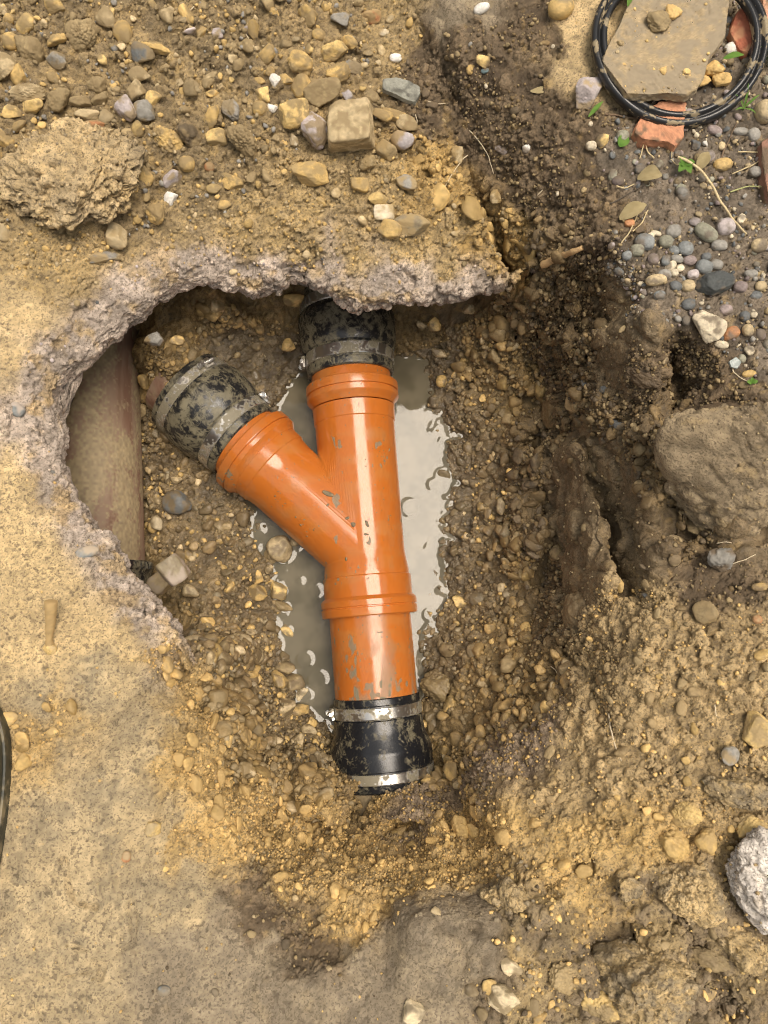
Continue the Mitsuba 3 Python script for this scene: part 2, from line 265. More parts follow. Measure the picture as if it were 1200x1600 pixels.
GROOVES = [([(966,440,-.02),(985,500,-.03),(1006,550,-.03),(1022,585,-.03)], -.030, .020), ([(868,515,-.2),(880,545,-.22),(892,575,-.22)], -.04, .018), ([(1040,700,-.03),(1046,780,-.04),(1050,850,-.04)], -.02, .014),
 ([(100,1345,.0),(107,1385,.0),(118,1412,.0),(146,1418,.0)], .007, .0028), ([(205,1415,.0),(208,1450,.0),(207,1475,.0)], .006, .0026), ([(148,1500,.0),(160,1512,.0),(156,1530,.0)], .007, .0030), ([(115,1478,.0),(140,1486,.0)], .007, .0028), ([(32,842,.0),(48,862,.0),(62,872,.0),(76,852,.0)], .008, .003), ([(100,1525,.0),(140,1520,.0)], .006, .0026), ([(180,1490,.0),(195,1480,.0)], .006, .0026), ([(22,1010,.0),(50,995,.0),(66,985,.0)], .006, .0026),
   # (pixels of the line with their heights, depth, half width): hollows and, where the depth is negative, ridges of the dug wall
 ([(842,660,-.36),(848,740,-.36),(858,830,-.33),(868,915,-.28)], .065, .016), ([(905,700,-.24),(940,780,-.2),(962,850,-.16),(972,920,-.12)], .085, .017),
 ([(845,560,-.30),(856,600,-.32),(862,640,-.34)], .075, .02), ([(912,478,-.13),(925,500,-.14),(932,520,-.16)], .08, .018), ([(1050,560,-.05),(1066,590,-.07),(1072,615,-.08),(1045,625,-.09)], .085, .016),
 ([(1070,740,-.09),(1080,790,-.10),(1086,840,-.08)], .07, .016), ([(900,690,-.22),(905,760,-.22),(918,840,-.2),(930,910,-.17)], -.058, .023), ([(985,690,-.13),(1000,770,-.11),(1010,850,-.09)], -.050, .024),
 ([(850,440,-.15),(885,425,-.12),(920,430,-.08)], -.055, .022), ([(870,455,-.16),(830,480,-.22)], -.035, .02), ([(1100,868,.0),(1150,850,.0),(1200,832,.01)], .022, .007), ([(1100,640,.0),(1150,628,.0),(1200,636,.01)], .02, .008),
 ([(930,1010,-.1),(935,1080,-.09),(945,1130,-.07)], .03, .010), ([(640,30,-.03),(690,110,-.05),(745,210,-.07),(800,290,-.09)], .018, .012),
 ([(430,1478,-.03),(480,1498,-.03),(540,1478,-.02),(600,1432,-.02)], .016, .010), ([(740,1455,.0),(720,1500,.0)], .01, .01), ([(940,1490,.0),(985,1450,.0),(1060,1445,.0)], .022, .010), ([(1085,1470,.0),(1120,1530,.0),(1140,1580,.01)], .028, .010),
 ([(800,1420,.0),(850,1400,-.01),(905,1360,-.02),(960,1290,-.03)], .014, .012), ([(690,1450,.02),(760,1462,.02),(840,1460,.01)], .012, .010)]
def grooves(x, y):
    dz = np.zeros_like(x)
    for pts, depth, w in GROOVES:
        line = shapely.LineString([at(*p)[:2] for p in pts])
        m = (x > line.bounds[0] - 4 * w) & (x < line.bounds[2] + 4 * w) & (y > line.bounds[1] - 4 * w) & (y < line.bounds[3] + 4 * w)
        d = shapely.distance(shapely.points(x[m], y[m]), line)
        q = np.stack([x[m], y[m], 0 * x[m]], 1)
        d = d + .012 * (fbm(q * 40, 2, 51) - .5)
        dz[m] -= depth * np.exp(-(d / w) ** 2) * (.6 + .8 * fbm(q * 30, 2, 52))
    return dz
def build_ground():
    gx, gy = stretch(core_x), stretch(core_y)
    X, Y = np.meshgrid(gx, gy, indexing='ij'); x, y = X.ravel(), Y.ravel()
    z = low_field(x, y) + smooth_relief(x, y) + grooves(x, y)
    f = grid_faces(len(gx), len(gy))
    ins, dl, il, ds = slab_dist(x, y)
    hidden = ins & (dl > .25) & (ds > .045)
    f = f[~hidden[f].all(1)]
    used = np.zeros(len(x), bool); used[f] = True
    new = np.cumsum(used) - 1
    v = np.stack([x, y, z], 1)[used]; f = new[f]; deep = (ins & (dl > .03))[used].astype(float); flag = (ins & (dl > .015) & (ds > .10))[used].astype(float)
    lim = np.where((np.abs(v[:, 0]) < .68) & (np.abs(v[:, 1] - .24) < .8) & (deep < .5), .0044, 9.)
    v, f, (deep, flag) = refine(v, f, [deep, flag], lim)
    zt, zi = zones_at(v)
    far = sstep(.75, 1.3, np.hypot(v[:, 0], v[:, 1] - .25))
    zt = zt * (1 - far)[:, None] + ZTAB[ZNAMES.index('bank')] * far[:, None]
    under = flag > .5
    zt[under] = ZTAB[ZNAMES.index('floory')]; zi = np.where(under, ZNAMES.index('floory'), zi)
    core = (np.abs(v[:, 0]) < .7) & (np.abs(v[:, 1] - .24) < .82)
    zt[~core, 6:10] *= .0; zt[~core, 12] = 0
    v, tones = roughen(v, f, zt, np.random.default_rng(1), core)
    # scraped grooves of the digger bucket down the right wall
    return v, f, zt, zi, paint(v, zt, tones, RNG), core & (deep < .5)

PROF = np.array([(0, 0, 0), (.02, -.005, -.012), (.045, -.003, -.036), (.075, .012, -.060), (.11, .045, -.085), (.17, .11, -.09)])
def build_slab():
    x0, x1 = -.95, .42
    gx = np.r_[np.arange(-.95, -.68, .012), np.arange(-.68, x1, STEP)]
    gy = np.r_[np.arange(-.62, 1.05, STEP), np.arange(1.05, 1.75, .015)]
    X, Y = np.meshgrid(gx, gy, indexing='ij'); x, y = X.ravel(), Y.ravel()
    ins, dl, il, ds = slab_dist(x, y)
    fold = ~ins & (dl < .17) & (dl < ds + .002)
    ok = ins | fold
    f = grid_faces(len(gx), len(gy)); f = f[ok[f].all(1)]
    used = np.zeros(len(x), bool); used[f] = True
    x, y, ins, dl, il, ds = (a[used] for a in (x, y, ins, dl, il, ds)); f = (np.cumsum(used) - 1)[f]
    zt_top = top_field(x, y) + smooth_relief(x, y)
    # the left side of the break is bevelled wide, the upper side breaks off short
    left = 1 - sstep(-.26, -.10, lip_s[il, 0])
    bev = .012 + .045 * left
    ein = np.exp(-dl / bev)
    z = zt_top - ins * ein * (.008 + .030 * left)
    lowz = low_field(x, y) + smooth_relief(x, y)
    w = sstep(0, .05, ds)
    z = np.where(ins, (lowz - .008) * (1 - w) + z * w, z)
    e, n = lip_s[il], lip_n[il]
    ze = top_field(e[:, 0], e[:, 1]) + smooth_relief(e[:, 0], e[:, 1]) - (.008 + .030 * left)
    r = np.interp(dl, PROF[:, 0], PROF[:, 1]); dz = np.interp(dl, PROF[:, 0], PROF[:, 2])
    m = ~ins
    x = np.where(m, e[:, 0] + n[:, 0] * r, x); y = np.where(m, e[:, 1] + n[:, 1] * r, y); z = np.where(m, ze + dz, z)
    v = np.stack([x, y, z], 1)
    lim = np.where((np.abs(v[:, 0]) < .68) & (v[:, 1] < 1.05), .0042, 9.)
    v, f, A = refine(v, f, [ins.astype(float), dl, ds, left, m.astype(float)], lim); ins, dl, ds, left, m = A[0] > .5, A[1], A[2], A[3], A[4] > .5
    zt, zi = zones_at(v)
    reach = .008 + .030 * left + .03 * (fbm(v * 25, 3, 61) - .5) + .016 * (fbm(v * 90, 2, 66) - .5)
    c = np.where(m, 1, 1 - sstep(.6, 1.4, dl / np.maximum(reach, .003)))[:, None]
    c = c * sstep(0, .09, ds)[:, None]
    sandy = sstep(.52, .66, fbm(v * 38 + 3, 3, 71))[:, None] * sstep(-.2, .4, normals(v, f)[:, 2])[:, None]
    zt = zt * (1 - c) + c * (ZTAB[ZNAMES.index('concrete')] * (1 - .6 * sandy) + ZTAB[ZNAMES.index('sandy')] * .6 * sandy)
    v, tones = roughen(v, f, zt, np.random.default_rng(2), np.abs(v[:, 0]) < .7)
    return v, f, zt, zi, paint(v, zt, tones, RNG), ins & (dl > .004) & (ds > .02) & (np.abs(v[:, 0]) < .67)

def soil_detail(p, n, uv):
    return (mikit.fbm(p.x * 420, p.y * 420, p.z * 420, octaves=3) - 0.5) * 0.0028
def soil_rough(p, n, uv): return dr.clip(0.92 - 0.62 * uv.x * (0.55 + 0.9 * mikit.noise(p.x * 160, p.y * 160, p.z * 160)), 0.16, 1.0)
def dark_grit(p, n, uv):                                   # dark mineral grains and damp flecks, one to three millimetres wide
    a = mikit.noise(p.x * 620, p.y * 620, p.z * 620); b = mikit.noise(p.x * 260 + 9, p.y * 260, p.z * 260)
    patch = mikit.smoothstep(0.35, 0.65, mikit.fbm(p.x * 30, p.y * 30, p.z * 30, octaves=3))
    return dr.clip(mikit.smoothstep(0.50, 0.82, a) * 0.55 + mikit.smoothstep(0.58, 0.85, b) * (0.25 + 0.35 * patch), 0, 0.75)
def gritty(color_scale, detail):
    k = {'type': 'principled', 'specular': 0.45, 'roughness': mikit.proc(soil_rough)}
    return {'type': 'twosided', 'b': {'type': 'bumpmap', 'scale': 1.0, 'tex': mikit.proc(detail, eps=4e-4), 'b': {'type': 'blendbsdf', 'weight': mikit.proc(dark_grit),
        'one': {**k, 'base_color': {'type': 'mesh_attribute', 'name': 'vertex_color'}}, 'two': {**k, 'base_color': {'type': 'rgb', 'value': (.085, .064, .04)}}}}}
scene['mat_soil'] = gritty(1, soil_detail)

gv, gf, gz, gzi, gc, gsee = build_ground()
sv, sf, sz, szi, sc_, ssee = build_slab()
def add(key, mesh, mat, color=None, uv=None, smooth=True, **lab):
    base, k = key, 1
    while key in scene: key = f'{base}_{k:03d}'; k += 1
    scene[key] = mikit.ply(mesh, mat, smooth=smooth, color=color, uv=uv)
    if lab: labels[key] = lab
    return key
def wet_uv(w): return np.stack([w, 0 * w], 1)
add('ground', (gv, gf), 'mat_soil', gc, wet_uv(gz[:, 10]), label='excavated ground with the open hole, its clay walls and wet stony floor', category='ground', kind='structure')
add('concrete_slab', (sv, sf), 'mat_soil', sc_, wet_uv(sz[:, 10]), label='broken concrete layer under sand with a ragged edge over the hole', category='ground', kind='structure')

# heights of what is seen from above
gtree, stree = cKDTree(gv[:, :2]), cKDTree(sv[ssee][:, :2])
sv_top = sv[ssee]
gn, sn = normals(gv, gf), normals(sv, sf)
def surface(x, y):
    """Height and normal of the uppermost sheet at x, y."""
    _, i = gtree.query((x, y), k=4); z, n = gv[i, 2].mean(), gn[i].mean(0)
    d, j = stree.query((x, y), k=3)
    if d[0] < .004 and sv_top[j, 2].mean() > z: z, n = sv_top[j, 2].mean(), sn[ssee][j].mean(0)
    return z, n
sn_top = sn[ssee]
def surface_at(u, v, z0=None):
    z = low_or_top(u, v) if z0 is None else z0
    for _ in range(5):
        p = at(u, v, z)
        d, j = stree.query(p[:2], k=3)
        _, i = gtree.query(p[:2], k=4)
        zn, n = gv[i, 2].mean(), gn[i].mean(0)
        if d[0] < .004 and sv_top[j, 2].mean() > zn: zn, n = sv_top[j, 2].mean(), sn_top[j].mean(0)
        z = .4 * z + .6 * zn
    return at(u, v, z), n
# ------------------------------------------------------------------ the drain: pipes, junction, couplings
ZA = -.42
def axis_main(v): return np.array([*at(543 + (v - 520) * .0795, v, ZA)])
B0 = (401.0, 708.0)
def axis_branch(d): return np.array([*at(B0[0] + .743 * d, B0[1] + .67 * d, ZA)])
def lathe(profile, centre, scale, n=96, keep_open=False):
    """Turned body: profile of (parameter, radius in photo pixels); centre(t) gives the axis point, scale(t) metres per pixel."""
    P = [(centre(t), r * scale(t)) for t, r in profile]
    c = np.array([p for p, _ in P]); r = np.array([q for _, q in P])
    d = c[-1] - c[0]; d /= np.linalg.norm(d)
    a = np.cross(d, [0, 0, 1]); a /= np.linalg.norm(a); b = np.cross(a, d)
    th = np.arange(n) * 2 * np.pi / n
    v = (c[:, None] + r[:, None, None] * (np.cos(th)[None, :, None] * a + np.sin(th)[None, :, None] * b)).reshape(-1, 3)
    i, j = np.meshgrid(np.arange(len(P) - 1), np.arange(n), indexing='ij'); j2 = (j + 1) % n
    f = np.stack([i * n + j, i * n + j2, (i + 1) * n + j2, (i + 1) * n + j], -1).reshape(-1, 4)
    f = np.vstack([f[:, [0, 1, 2]], f[:, [0, 2, 3]]])
    k = len(v); v = np.vstack([v, c[0], c[-1]]); e = (len(P) - 1) * n; j = np.arange(n)
    f = np.vstack([f, np.stack([(j + 1) % n, j, 0 * j + k], 1), np.stack([e + j, e + (j + 1) % n, 0 * j + k + 1], 1)])
    m = trimesh.Trimesh(v, f, process=False)
    if m.volume < 0: m.invert()
    return m
sm = lambda v: mpp(543 + (v - 520) * .0795, v, ZA)
sb = lambda d: mpp(B0[0] + .743 * d, B0[1] + .67 * d, ZA)
def main_part(profile, n=96): return lathe(profile, axis_main, sm, n)
def branch_part(profile, n=96): return lathe(profile, axis_branch, sb, n)
def mani(m): return manifold3d.Manifold(manifold3d.Mesh(np.asarray(m.vertices, np.float32), np.asarray(m.faces, np.uint32)))
def tri(m):
    k = m.to_mesh(); return trimesh.Trimesh(np.array(k.vert_properties[:, :3]), np.array(k.tri_verts), process=True)
def arc(t0, t1, r0, r1, n=6, p=1.0):
    return [(t0 + (t1 - t0) * k / n, r0 + (r1 - r0) * (k / n) ** p) for k in range(n + 1)]

ORANGE, MUDC = (.45, .130, .021), (.20, .165, .105)
def mud_on_orange(p, n, uv):
    low = mikit.smoothstep(0.03, -0.14, p.y)
    m = mikit.fbm(p.x * 34, p.y * 26, p.z * 34, octaves=4) + 0.35 * (mikit.noise(p.x * 190, p.y * 120, p.z * 190) - 0.5)
    big = mikit.smoothstep(0.765 - 0.18 * low, 0.82 - 0.14 * low, m)
    speck = mikit.smoothstep(0.84, 0.89, mikit.noise(p.x * 230 + 5, p.y * 230, p.z * 230)) * mikit.smoothstep(0.42, 0.62, mikit.noise(p.x * 22 + 3, p.y * 22, p.z * 22))
    wash = mikit.smoothstep(0.50, 0.72, mikit.fbm(p.x * 55 + 2, p.y * 20, p.z * 55, octaves=4)) * (0.12 + 0.50 * low)
    return dr.clip(big * 0.85 + speck * 0.8 + wash, 0, 1)
def film(p):                                                             # thin smeared wash of dried clay
    return mikit.smoothstep(0.45, 0.75, mikit.fbm(p.x * 17 + 9, p.y * 40, p.z * 17, octaves=4)) * 0.28
scene['mat_orange'] = {'type': 'twosided', 'b': {'type': 'principled', 'specular': 0.55,
    'base_color': mikit.proc(lambda p, n, uv: mikit.mix(mikit.mix(mi.Color3f(*ORANGE), mi.Color3f(0.40, 0.21, 0.07), film(p)), mi.Color3f(*MUDC), mud_on_orange(p, n, uv))),
    'roughness': mikit.proc(lambda p, n, uv: dr.clip(0.10 + 0.35 * film(p) + 0.55 * mud_on_orange(p, n, uv) + 0.05 * mikit.noise(p.x * 300, p.y * 300, p.z * 60), 0.08, 0.8))}}
def smear(p, k):
    a = mikit.fbm(p.x * 64 + k, p.y * 64, p.z * 64, octaves=4)
    sx = p.x * 0.8 + p.y * 0.6 + 0.02 * mikit.noise(p.x * 60, p.y * 60, p.z * 60)
    sy = p.y * 0.8 - p.x * 0.6 + 0.03 * mikit.noise(p.x * 50 + 7, p.y * 50, p.z * 50)
    hair = mikit.noise(sx * 520, sy * 120, p.z * 300)
    hair2 = mikit.noise(sx * 130 + 9, sy * 560, p.z * 300)
    return a + 0.42 * (dr.maximum(hair, hair2) - 0.66) + 0.18 * (mikit.noise(p.x * 210, p.y * 210, p.z * 210) - 0.5)
def rubber_mud(p, n, uv):
    low = mikit.smoothstep(0.0, -0.12, p.y)
    return dr.clip(0.05 - 0.04 * low + 0.95 * mikit.smoothstep(0.30 + 0.16 * low, 0.62 + 0.14 * low, smear(p, 3.0)), 0, 1)
CLAYFILM = (.150, .132, .086)
scene['mat_rubber'] = {'type': 'twosided', 'b': {'type': 'principled', 'specular': 0.5,
    'base_color': mikit.proc(lambda p, n, uv: mikit.mix(mi.Color3f(.010, .011, .014), mi.Color3f(*CLAYFILM) * (0.75 + 0.5 * mikit.noise(p.x * 120, p.y * 120, p.z * 120)), rubber_mud(p, n, uv))),
    'roughness': mikit.proc(lambda p, n, uv: 0.24 + 0.34 * rubber_mud(p, n, uv))}}
def steel_mud(p, n, uv): return mikit.smoothstep(0.44, 0.58, mikit.fbm(p.x * 40 + 11, p.y * 40, p.z * 40, octaves=4) + 0.25 * (mikit.noise(p.x * 260, p.y * 260, p.z * 260) - 0.5))
scene['mat_steel'] = {'type': 'twosided', 'b': {'type': 'principled',
    'base_color': mikit.proc(lambda p, n, uv: mikit.mix(mi.Color3f(.62, .60, .56), mi.Color3f(.21, .185, .13), steel_mud(p, n, uv))),
    'metallic': mikit.proc(lambda p, n, uv: 0.95 - 0.85 * steel_mud(p, n, uv)), 'roughness': mikit.proc(lambda p, n, uv: 0.24 + 0.34 * steel_mud(p, n, uv))}}
scene['mat_screw'] = {'type': 'principled', 'base_color': {'type': 'rgb', 'value': (.62, .61, .58)}, 'metallic': 0.9, 'roughness': 0.25}
def clay_pipe_color(p, n, uv):
    a = mikit.fbm(p.x * 22 + 3, p.y * 16, p.z * 22, octaves=4)
    red = mikit.mix(mi.Color3f(.19, .105, .070), mi.Color3f(.25, .17, .115), mikit.smoothstep(.3, .7, mikit.fbm(p.x * 60, p.y * 12, p.z * 60)))
    dust = mikit.mix(mi.Color3f(.38, .295, .17), mi.Color3f(.22, .17, .105), mikit.noise(p.x * 200, p.y * 200, p.z * 200))
    return mikit.mix(red, dust, mikit.smoothstep(0.38, 0.58, a + 0.22 * (mikit.noise(p.x * 240, p.y * 240, p.z * 240) - .5) + 0.12 * (n.z - 0.75)))
scene['mat_clay_pipe'] = {'type': 'twosided', 'b': {'type': 'bumpmap', 'scale': 1.0, 'tex': mikit.proc(lambda p, n, uv: mikit.fbm(p.x * 160, p.y * 160, p.z * 160, octaves=4) * .003, eps=5e-4),
    'b': {'type': 'principled', 'base_color': mikit.proc(clay_pipe_color), 'roughness': 0.62, 'specular': 0.4}}}

J = 'orange_junction_pipe'
body = main_part([(936, 55), (936, 67.5), (932, 68.6), (905, 68.6), (902, 68.2), (900.5, 66.2), (895, 66.2), (880, 64), (868, 62.4), (855, 61.8), (700, 61.6), (664, 62.0), (662.5, 63.2), (652, 63.5), (640, 64.0), (640, 55)])
limb = branch_part([(6, 50), (6, 66.5), (20, 66), (36, 65.4), (37.5, 63.8), (48, 62.2), (60, 61.4), (226, 61.2), (226, 2)])
ybody = tri(mani(body) + mani(limb))
add(J + '__body', ybody, 'mat_orange', smooth=32)
add(J + '__collar', main_part([(962, 62), (962, 72.8), (960.5, 74.4), (951, 75), (949.2, 74.6), (948.6, 72.6), (947.2, 72.6), (946.4, 74.8), (938, 74.6), (934.5, 72), (932, 68.5), (932, 60)]), 'mat_orange', smooth=28)
add(J + '__collar', main_part([(604, 60), (604, 70.2), (605.5, 71.6), (616, 72), (617.5, 71.3), (618, 69.3), (619.8, 69.3), (620.4, 71.6), (627, 71.4), (630, 69.4), (633, 66.2), (636, 64.8), (638, 63)]), 'mat_orange', smooth=28)
add(J + '__collar', branch_part([(-14, 62), (-14, 73.2), (-12, 74.8), (-1, 75.2), (0.4, 74.6), (0.9, 72.2), (2.6, 72.2), (3.2, 74.6), (9, 74.2), (12.5, 71), (16, 68.2), (19, 67)]), 'mat_orange', smooth=28)
labels[J] = {'label': 'glossy orange plastic pipe junction with a slanting side branch lying in the hole', 'category': 'pipe junction'}
seal = [(t, 63.5) for t in (960.5, 963.2)]

def short_pipe(profile, fn, label):
    add('orange_pipe', fn(profile), 'mat_orange', smooth=30, label=label, category='pipe')
short_pipe([(950, 40), (950, 63.4), (1100, 64.6), (1100, 40)], main_part, 'mud-spattered orange pipe length below the junction, entering the lower black coupling')
short_pipe([(570, 40), (570, 61.4), (612, 61.8), (612, 40)], main_part, 'short orange pipe end between the junction and the upper black coupling under the concrete')
short_pipe([(-44, 40), (-44, 62.5), (-8, 62.8), (-8, 40)], branch_part, 'scuffed short orange pipe end between the side branch and the left black coupling')

def coupling(fn, scale, centre, sleeve, bands, screws, label):
    key = 'rubber_coupling'; k = 1
    while key + '__sleeve' in scene: key = f'rubber_coupling_{k:03d}'; k += 1
    add(key + '__sleeve', fn(sleeve), 'mat_rubber', smooth=24)
    for (t0, t1, r), ang in zip(bands, screws):
        bk = add(key + '__clamp_band', fn([(t0, r - 4), (t0, r), (t0 + .08 * (t1 - t0), r + 1.0), (t1 - .08 * (t1 - t0), r + 1.0), (t1, r), (t1, r - 4)]), 'mat_steel', smooth=30)
        # worm housing, screw and its slotted head on the band
        c0, c1 = centre(t0), centre(t1); c = (c0 + c1) / 2; d = (c1 - c0) / np.linalg.norm(c1 - c0); w = np.linalg.norm(c1 - c0); m = scale((t0 + t1) / 2)
        side = np.cross(d, [0, 0, 1]); side /= np.linalg.norm(side); up = np.cross(side, d)
        if up[2] < 0: up = -up
        if side[0] > 0: side = -side
        o = side * math.cos(ang) + up * math.sin(ang); tan = np.cross(d, o)
        M = np.eye(4); M[:3, 0], M[:3, 1], M[:3, 2], M[:3, 3] = tan, d, o, c + o * (r + 4.2) * m
        if np.linalg.det(M[:3, :3]) < 0: M[:3, 1] *= -1
        hs = trimesh.creation.box((.020, w * .95, .0075)); hs = hs.subdivide()
        hs = trimesh.convex.convex_hull(np.vstack([hs.vertices * [1, 1, .55] - [0, 0, .001], hs.vertices * [.85, .7, 1]]))
        hs.apply_transform(M)
        add(bk.replace('clamp_band', 'clamp_band') + '__worm_housing', hs, 'mat_steel', smooth=20)
        parts = [trimesh.creation.cylinder(.0028, .034, sections=16)]
        for q in range(6): parts.append(trimesh.creation.torus(.0030, .0009, major_sections=18, minor_sections=6).apply_translation([0, 0, -.011 + .004 * q]))
        parts.append(trimesh.creation.cylinder(.0048, .005, sections=6).apply_translation([0, 0, .0195]))
        parts.append(trimesh.creation.torus(.0046, .0013, major_sections=24, minor_sections=8).apply_translation([0, 0, .0225]))
        sc = trimesh.util.concatenate(parts); sc.apply_transform(trimesh.transformations.rotation_matrix(math.pi / 2, [0, 1, 0]))
        sc.apply_translation([0, 0, .0035]); sc.apply_transform(M)
        add(bk + '__clamp_screw', sc, 'mat_screw', smooth=30)
    labels[key] = {'label': label, 'category': 'pipe coupling'}
coupling(main_part, sm, axis_main, [(589, 58), (589, 65), (587.5, 67), (585, 67.6), (578, 67.8), (577, 66.8), (554, 67.6), (553, 70.5), (548, 72.6), (538, 74.4), (520, 75.4), (506, 75.6), (500, 75), (497, 73.2), (494, 71.6), (478, 71.2), (472, 72.6), (464, 72), (463, 60)],
         [(556, 574, 68.4), (476, 492, 72.2)], [math.radians(8), math.radians(150)], 'clay-smeared black rubber coupling tucked under the concrete lip above the junction')
coupling(branch_part, sb, axis_branch, [(-25, 58), (-25, 65), (-27, 67.2), (-36, 68), (-37, 66.6), (-58, 67.4), (-60, 70), (-66, 72.6), (-76, 75.5), (-92, 77.2), (-108, 77.2), (-114, 76.2), (-118, 73.6), (-121, 72.6), (-138, 72), (-139, 73.6), (-147, 72.6), (-148, 58)],
         [(-56, -38, 68.2), (-138, -122, 73.0)], [math.radians(172), math.radians(128)], 'clay-smeared black rubber coupling on the slanting side branch at the left')
coupling(main_part, sm, axis_main, [(1086, 60), (1086, 65.4), (1087.5, 67), (1096, 67.4), (1097.5, 66.6), (1118, 67), (1119.5, 69.4), (1128, 69.8), (1142, 71), (1164, 79.4), (1170, 80.4), (1192, 80.4), (1193.5, 79.4), (1212, 79.2), (1213, 80.4), (1222, 79.6), (1224.5, 77), (1224.5, 60)],
         [(1099, 1117, 68.2), (1195, 1211, 80.4)], [math.radians(12), math.radians(10)], 'wide stepped black rubber coupling with two steel clamps at the lower end of the pipe')

def old_pipe(profile, fn, label): add('clay_pipe', fn(profile), 'mat_clay_pipe', smooth=30, label=label, category='pipe')
def axis_left(v): return np.array([*at(139 + (v - 500) * .030, v, -.405)])
old_pipe([(360, 40), (360, 73), (884, 73), (884, 40)], lambda p: lathe(p, axis_left, lambda v: mpp(139, v, -.405)), 'old dusty brown clay pipe running along the left side of the hole beneath the concrete')
old_pipe([(-130, 40), (-130, 60), (-172, 60), (-172, 40)], branch_part, 'stub of old brown clay pipe behind the left black coupling')
old_pipe([(480, 40), (480, 60), (360, 60), (360, 40)], main_part, 'old clay pipe end entering the upper black coupling from under the concrete')
old_pipe([(1215, 40), (1215, 66), (1330, 66), (1330, 40)], main_part, 'buried old clay pipe end below the lower black coupling')
sl = lambda v: mpp(139, v, -.405)
cap = 'ribbed_collar'
add(cap + '__ring', lathe([(884, 60), (884, 84), (886, 85.5), (897, 85.5), (899, 84), (904, 83), (930, 83), (960, 82), (960, 60)], axis_left, sl), 'mat_rubber', smooth=30)
d_ = axis_left(897) - axis_left(886); L_ = np.linalg.norm(d_); d_ /= L_
for k in range(22):
    a_ = math.pi * (k + .5) / 22; side = np.cross(d_, [0, 0, 1]); side /= np.linalg.norm(side); up = np.cross(side, d_); up *= np.sign(up[2])
    o = side * math.cos(a_) + up * math.sin(a_); M = np.eye(4); t_ = np.cross(o, d_)
    M[:3, 0], M[:3, 1], M[:3, 2], M[:3, 3] = t_, o, d_, axis_left(891.5) + o * 86 * sl(890)
    if np.linalg.det(M[:3, :3]) < 0: M[:3, 0] *= -1
    rb = trimesh.creation.box((.004, .006, L_ * .95)); rb.apply_transform(M); add(cap + '__rib', rb, 'mat_rubber', smooth=False)
labels[cap] = {'label': 'black ribbed plastic collar on the lower end of the old left clay pipe', 'category': 'pipe collar'}
# ------------------------------------------------------------------ stones, clods and pebbles
scene['mat_stone'] = {'type': 'twosided', 'b': {'type': 'bumpmap', 'scale': 1.0, 'tex': mikit.proc(lambda p, n, uv: (mikit.fbm(p.x * 500, p.y * 500, p.z * 500, octaves=3) - 0.5) * 0.0011, eps=4e-4),
    'b': {'type': 'principled', 'base_color': {'type': 'mesh_attribute', 'name': 'vertex_color'}, 'specular': 0.45,
          'roughness': mikit.proc(lambda p, n, uv: dr.clip(0.85 - 0.58 * uv.x * (0.6 + 0.8 * mikit.noise(p.x * 140, p.y * 140, p.z * 140)), 0.18, 1.0))}}}
ICO = {k: trimesh.creation.icosphere(subdivisions=k) for k in range(6)}
def blob(rng, kind, sub):
    """A stone of about unit radius: 'angular' cut by planes, 'pebble' worn round, 'clod' lumpy soil, 'block' squared."""
    d = ICO[sub].vertices.view(np.ndarray); o = rng.random(3) * 50
    if kind == 'pebble':
        e = rng.uniform(2.0, 2.7)
        r = (np.abs(d) ** e).sum(1) ** (-1 / e) * (1 + .16 * (fbm(d * .9 + o, 2) - .5))
        return d * r[:, None]
    if kind == 'block':
        N = np.vstack([np.eye(3), -np.eye(3), rng.normal(size=(4, 3))]); N[6:] /= np.linalg.norm(N[6:], axis=1, keepdims=True); N[:6] += rng.normal(0, .10, (6, 3))
        dist = np.r_[rng.uniform(.74, .84, 6), rng.uniform(.9, 1.05, 4)]; s = 16
    else:
        k = int(rng.integers(8, 13)) if kind == 'angular' else 14
        N = rng.normal(size=(k, 3)); N /= np.linalg.norm(N, axis=1, keepdims=True)
        dist = rng.uniform(.62, 1.0, k) if kind == 'angular' else rng.uniform(.72, 1.0, k); s = rng.uniform(16, 36) if kind == 'angular' else 3.2 if kind == 'lump' else 6
    r = (np.maximum(d @ N.T / dist, 0) ** s).sum(1) ** (-1 / s)
    r = np.minimum(r, 1.25)
    amp = {'angular': .13, 'block': .09, 'clod': .30, 'lump': .22}[kind]
    r = r * (1 + amp * (fbm(d * 2.2 + o, 3) - .5) + amp * .6 * (vnoise(d * 7 + o) - .5))
    if kind in ('clod', 'lump') and sub >= 3:
        c = rng.normal(size=(90, 3)); c /= np.linalg.norm(c, axis=1, keepdims=True)
        q = cKDTree(c).query(d, k=2)[0]
        r = r + (.10 if kind == 'clod' else .012) * np.sqrt(np.clip(1 - (q[:, 0] / .34) ** 2, 0, 1)) * sstep(0, .12, q[:, 1] - q[:, 0]) - .05
        if sub >= 5: r = r + (.11 if kind == 'clod' else .02) * (fbm(d * 11 + o, 4) - .5)
    return d * r[:, None]
COL = {'ochre': (.50,.345,.135), 'yellow': (.60,.43,.175), 'tan': (.44,.345,.20), 'pale': (.64,.53,.34), 'brown': (.28,.21,.11), 'dark': (.12,.09,.055), 'clay': (.27,.22,.14), 'grey': (.25,.235,.205), 'slate': (.125,.13,.128),
       'white': (.66,.63,.57), 'pink': (.43,.375,.36), 'lilac': (.38,.345,.34), 'cream': (.58,.50,.36), 'greenish': (.26,.25,.185), 'bluegrey': (.20,.21,.205), 'mauve': (.25,.20,.185), 'red': (.36,.13,.07), 'orange': (.42,.20,.09), 'basalt': (.065,.07,.068), 'wet': (.15,.115,.062), 'soil': (.12,.09,.055), 'brick': (.48,.20,.10), 'teal': (.16,.23,.24)}
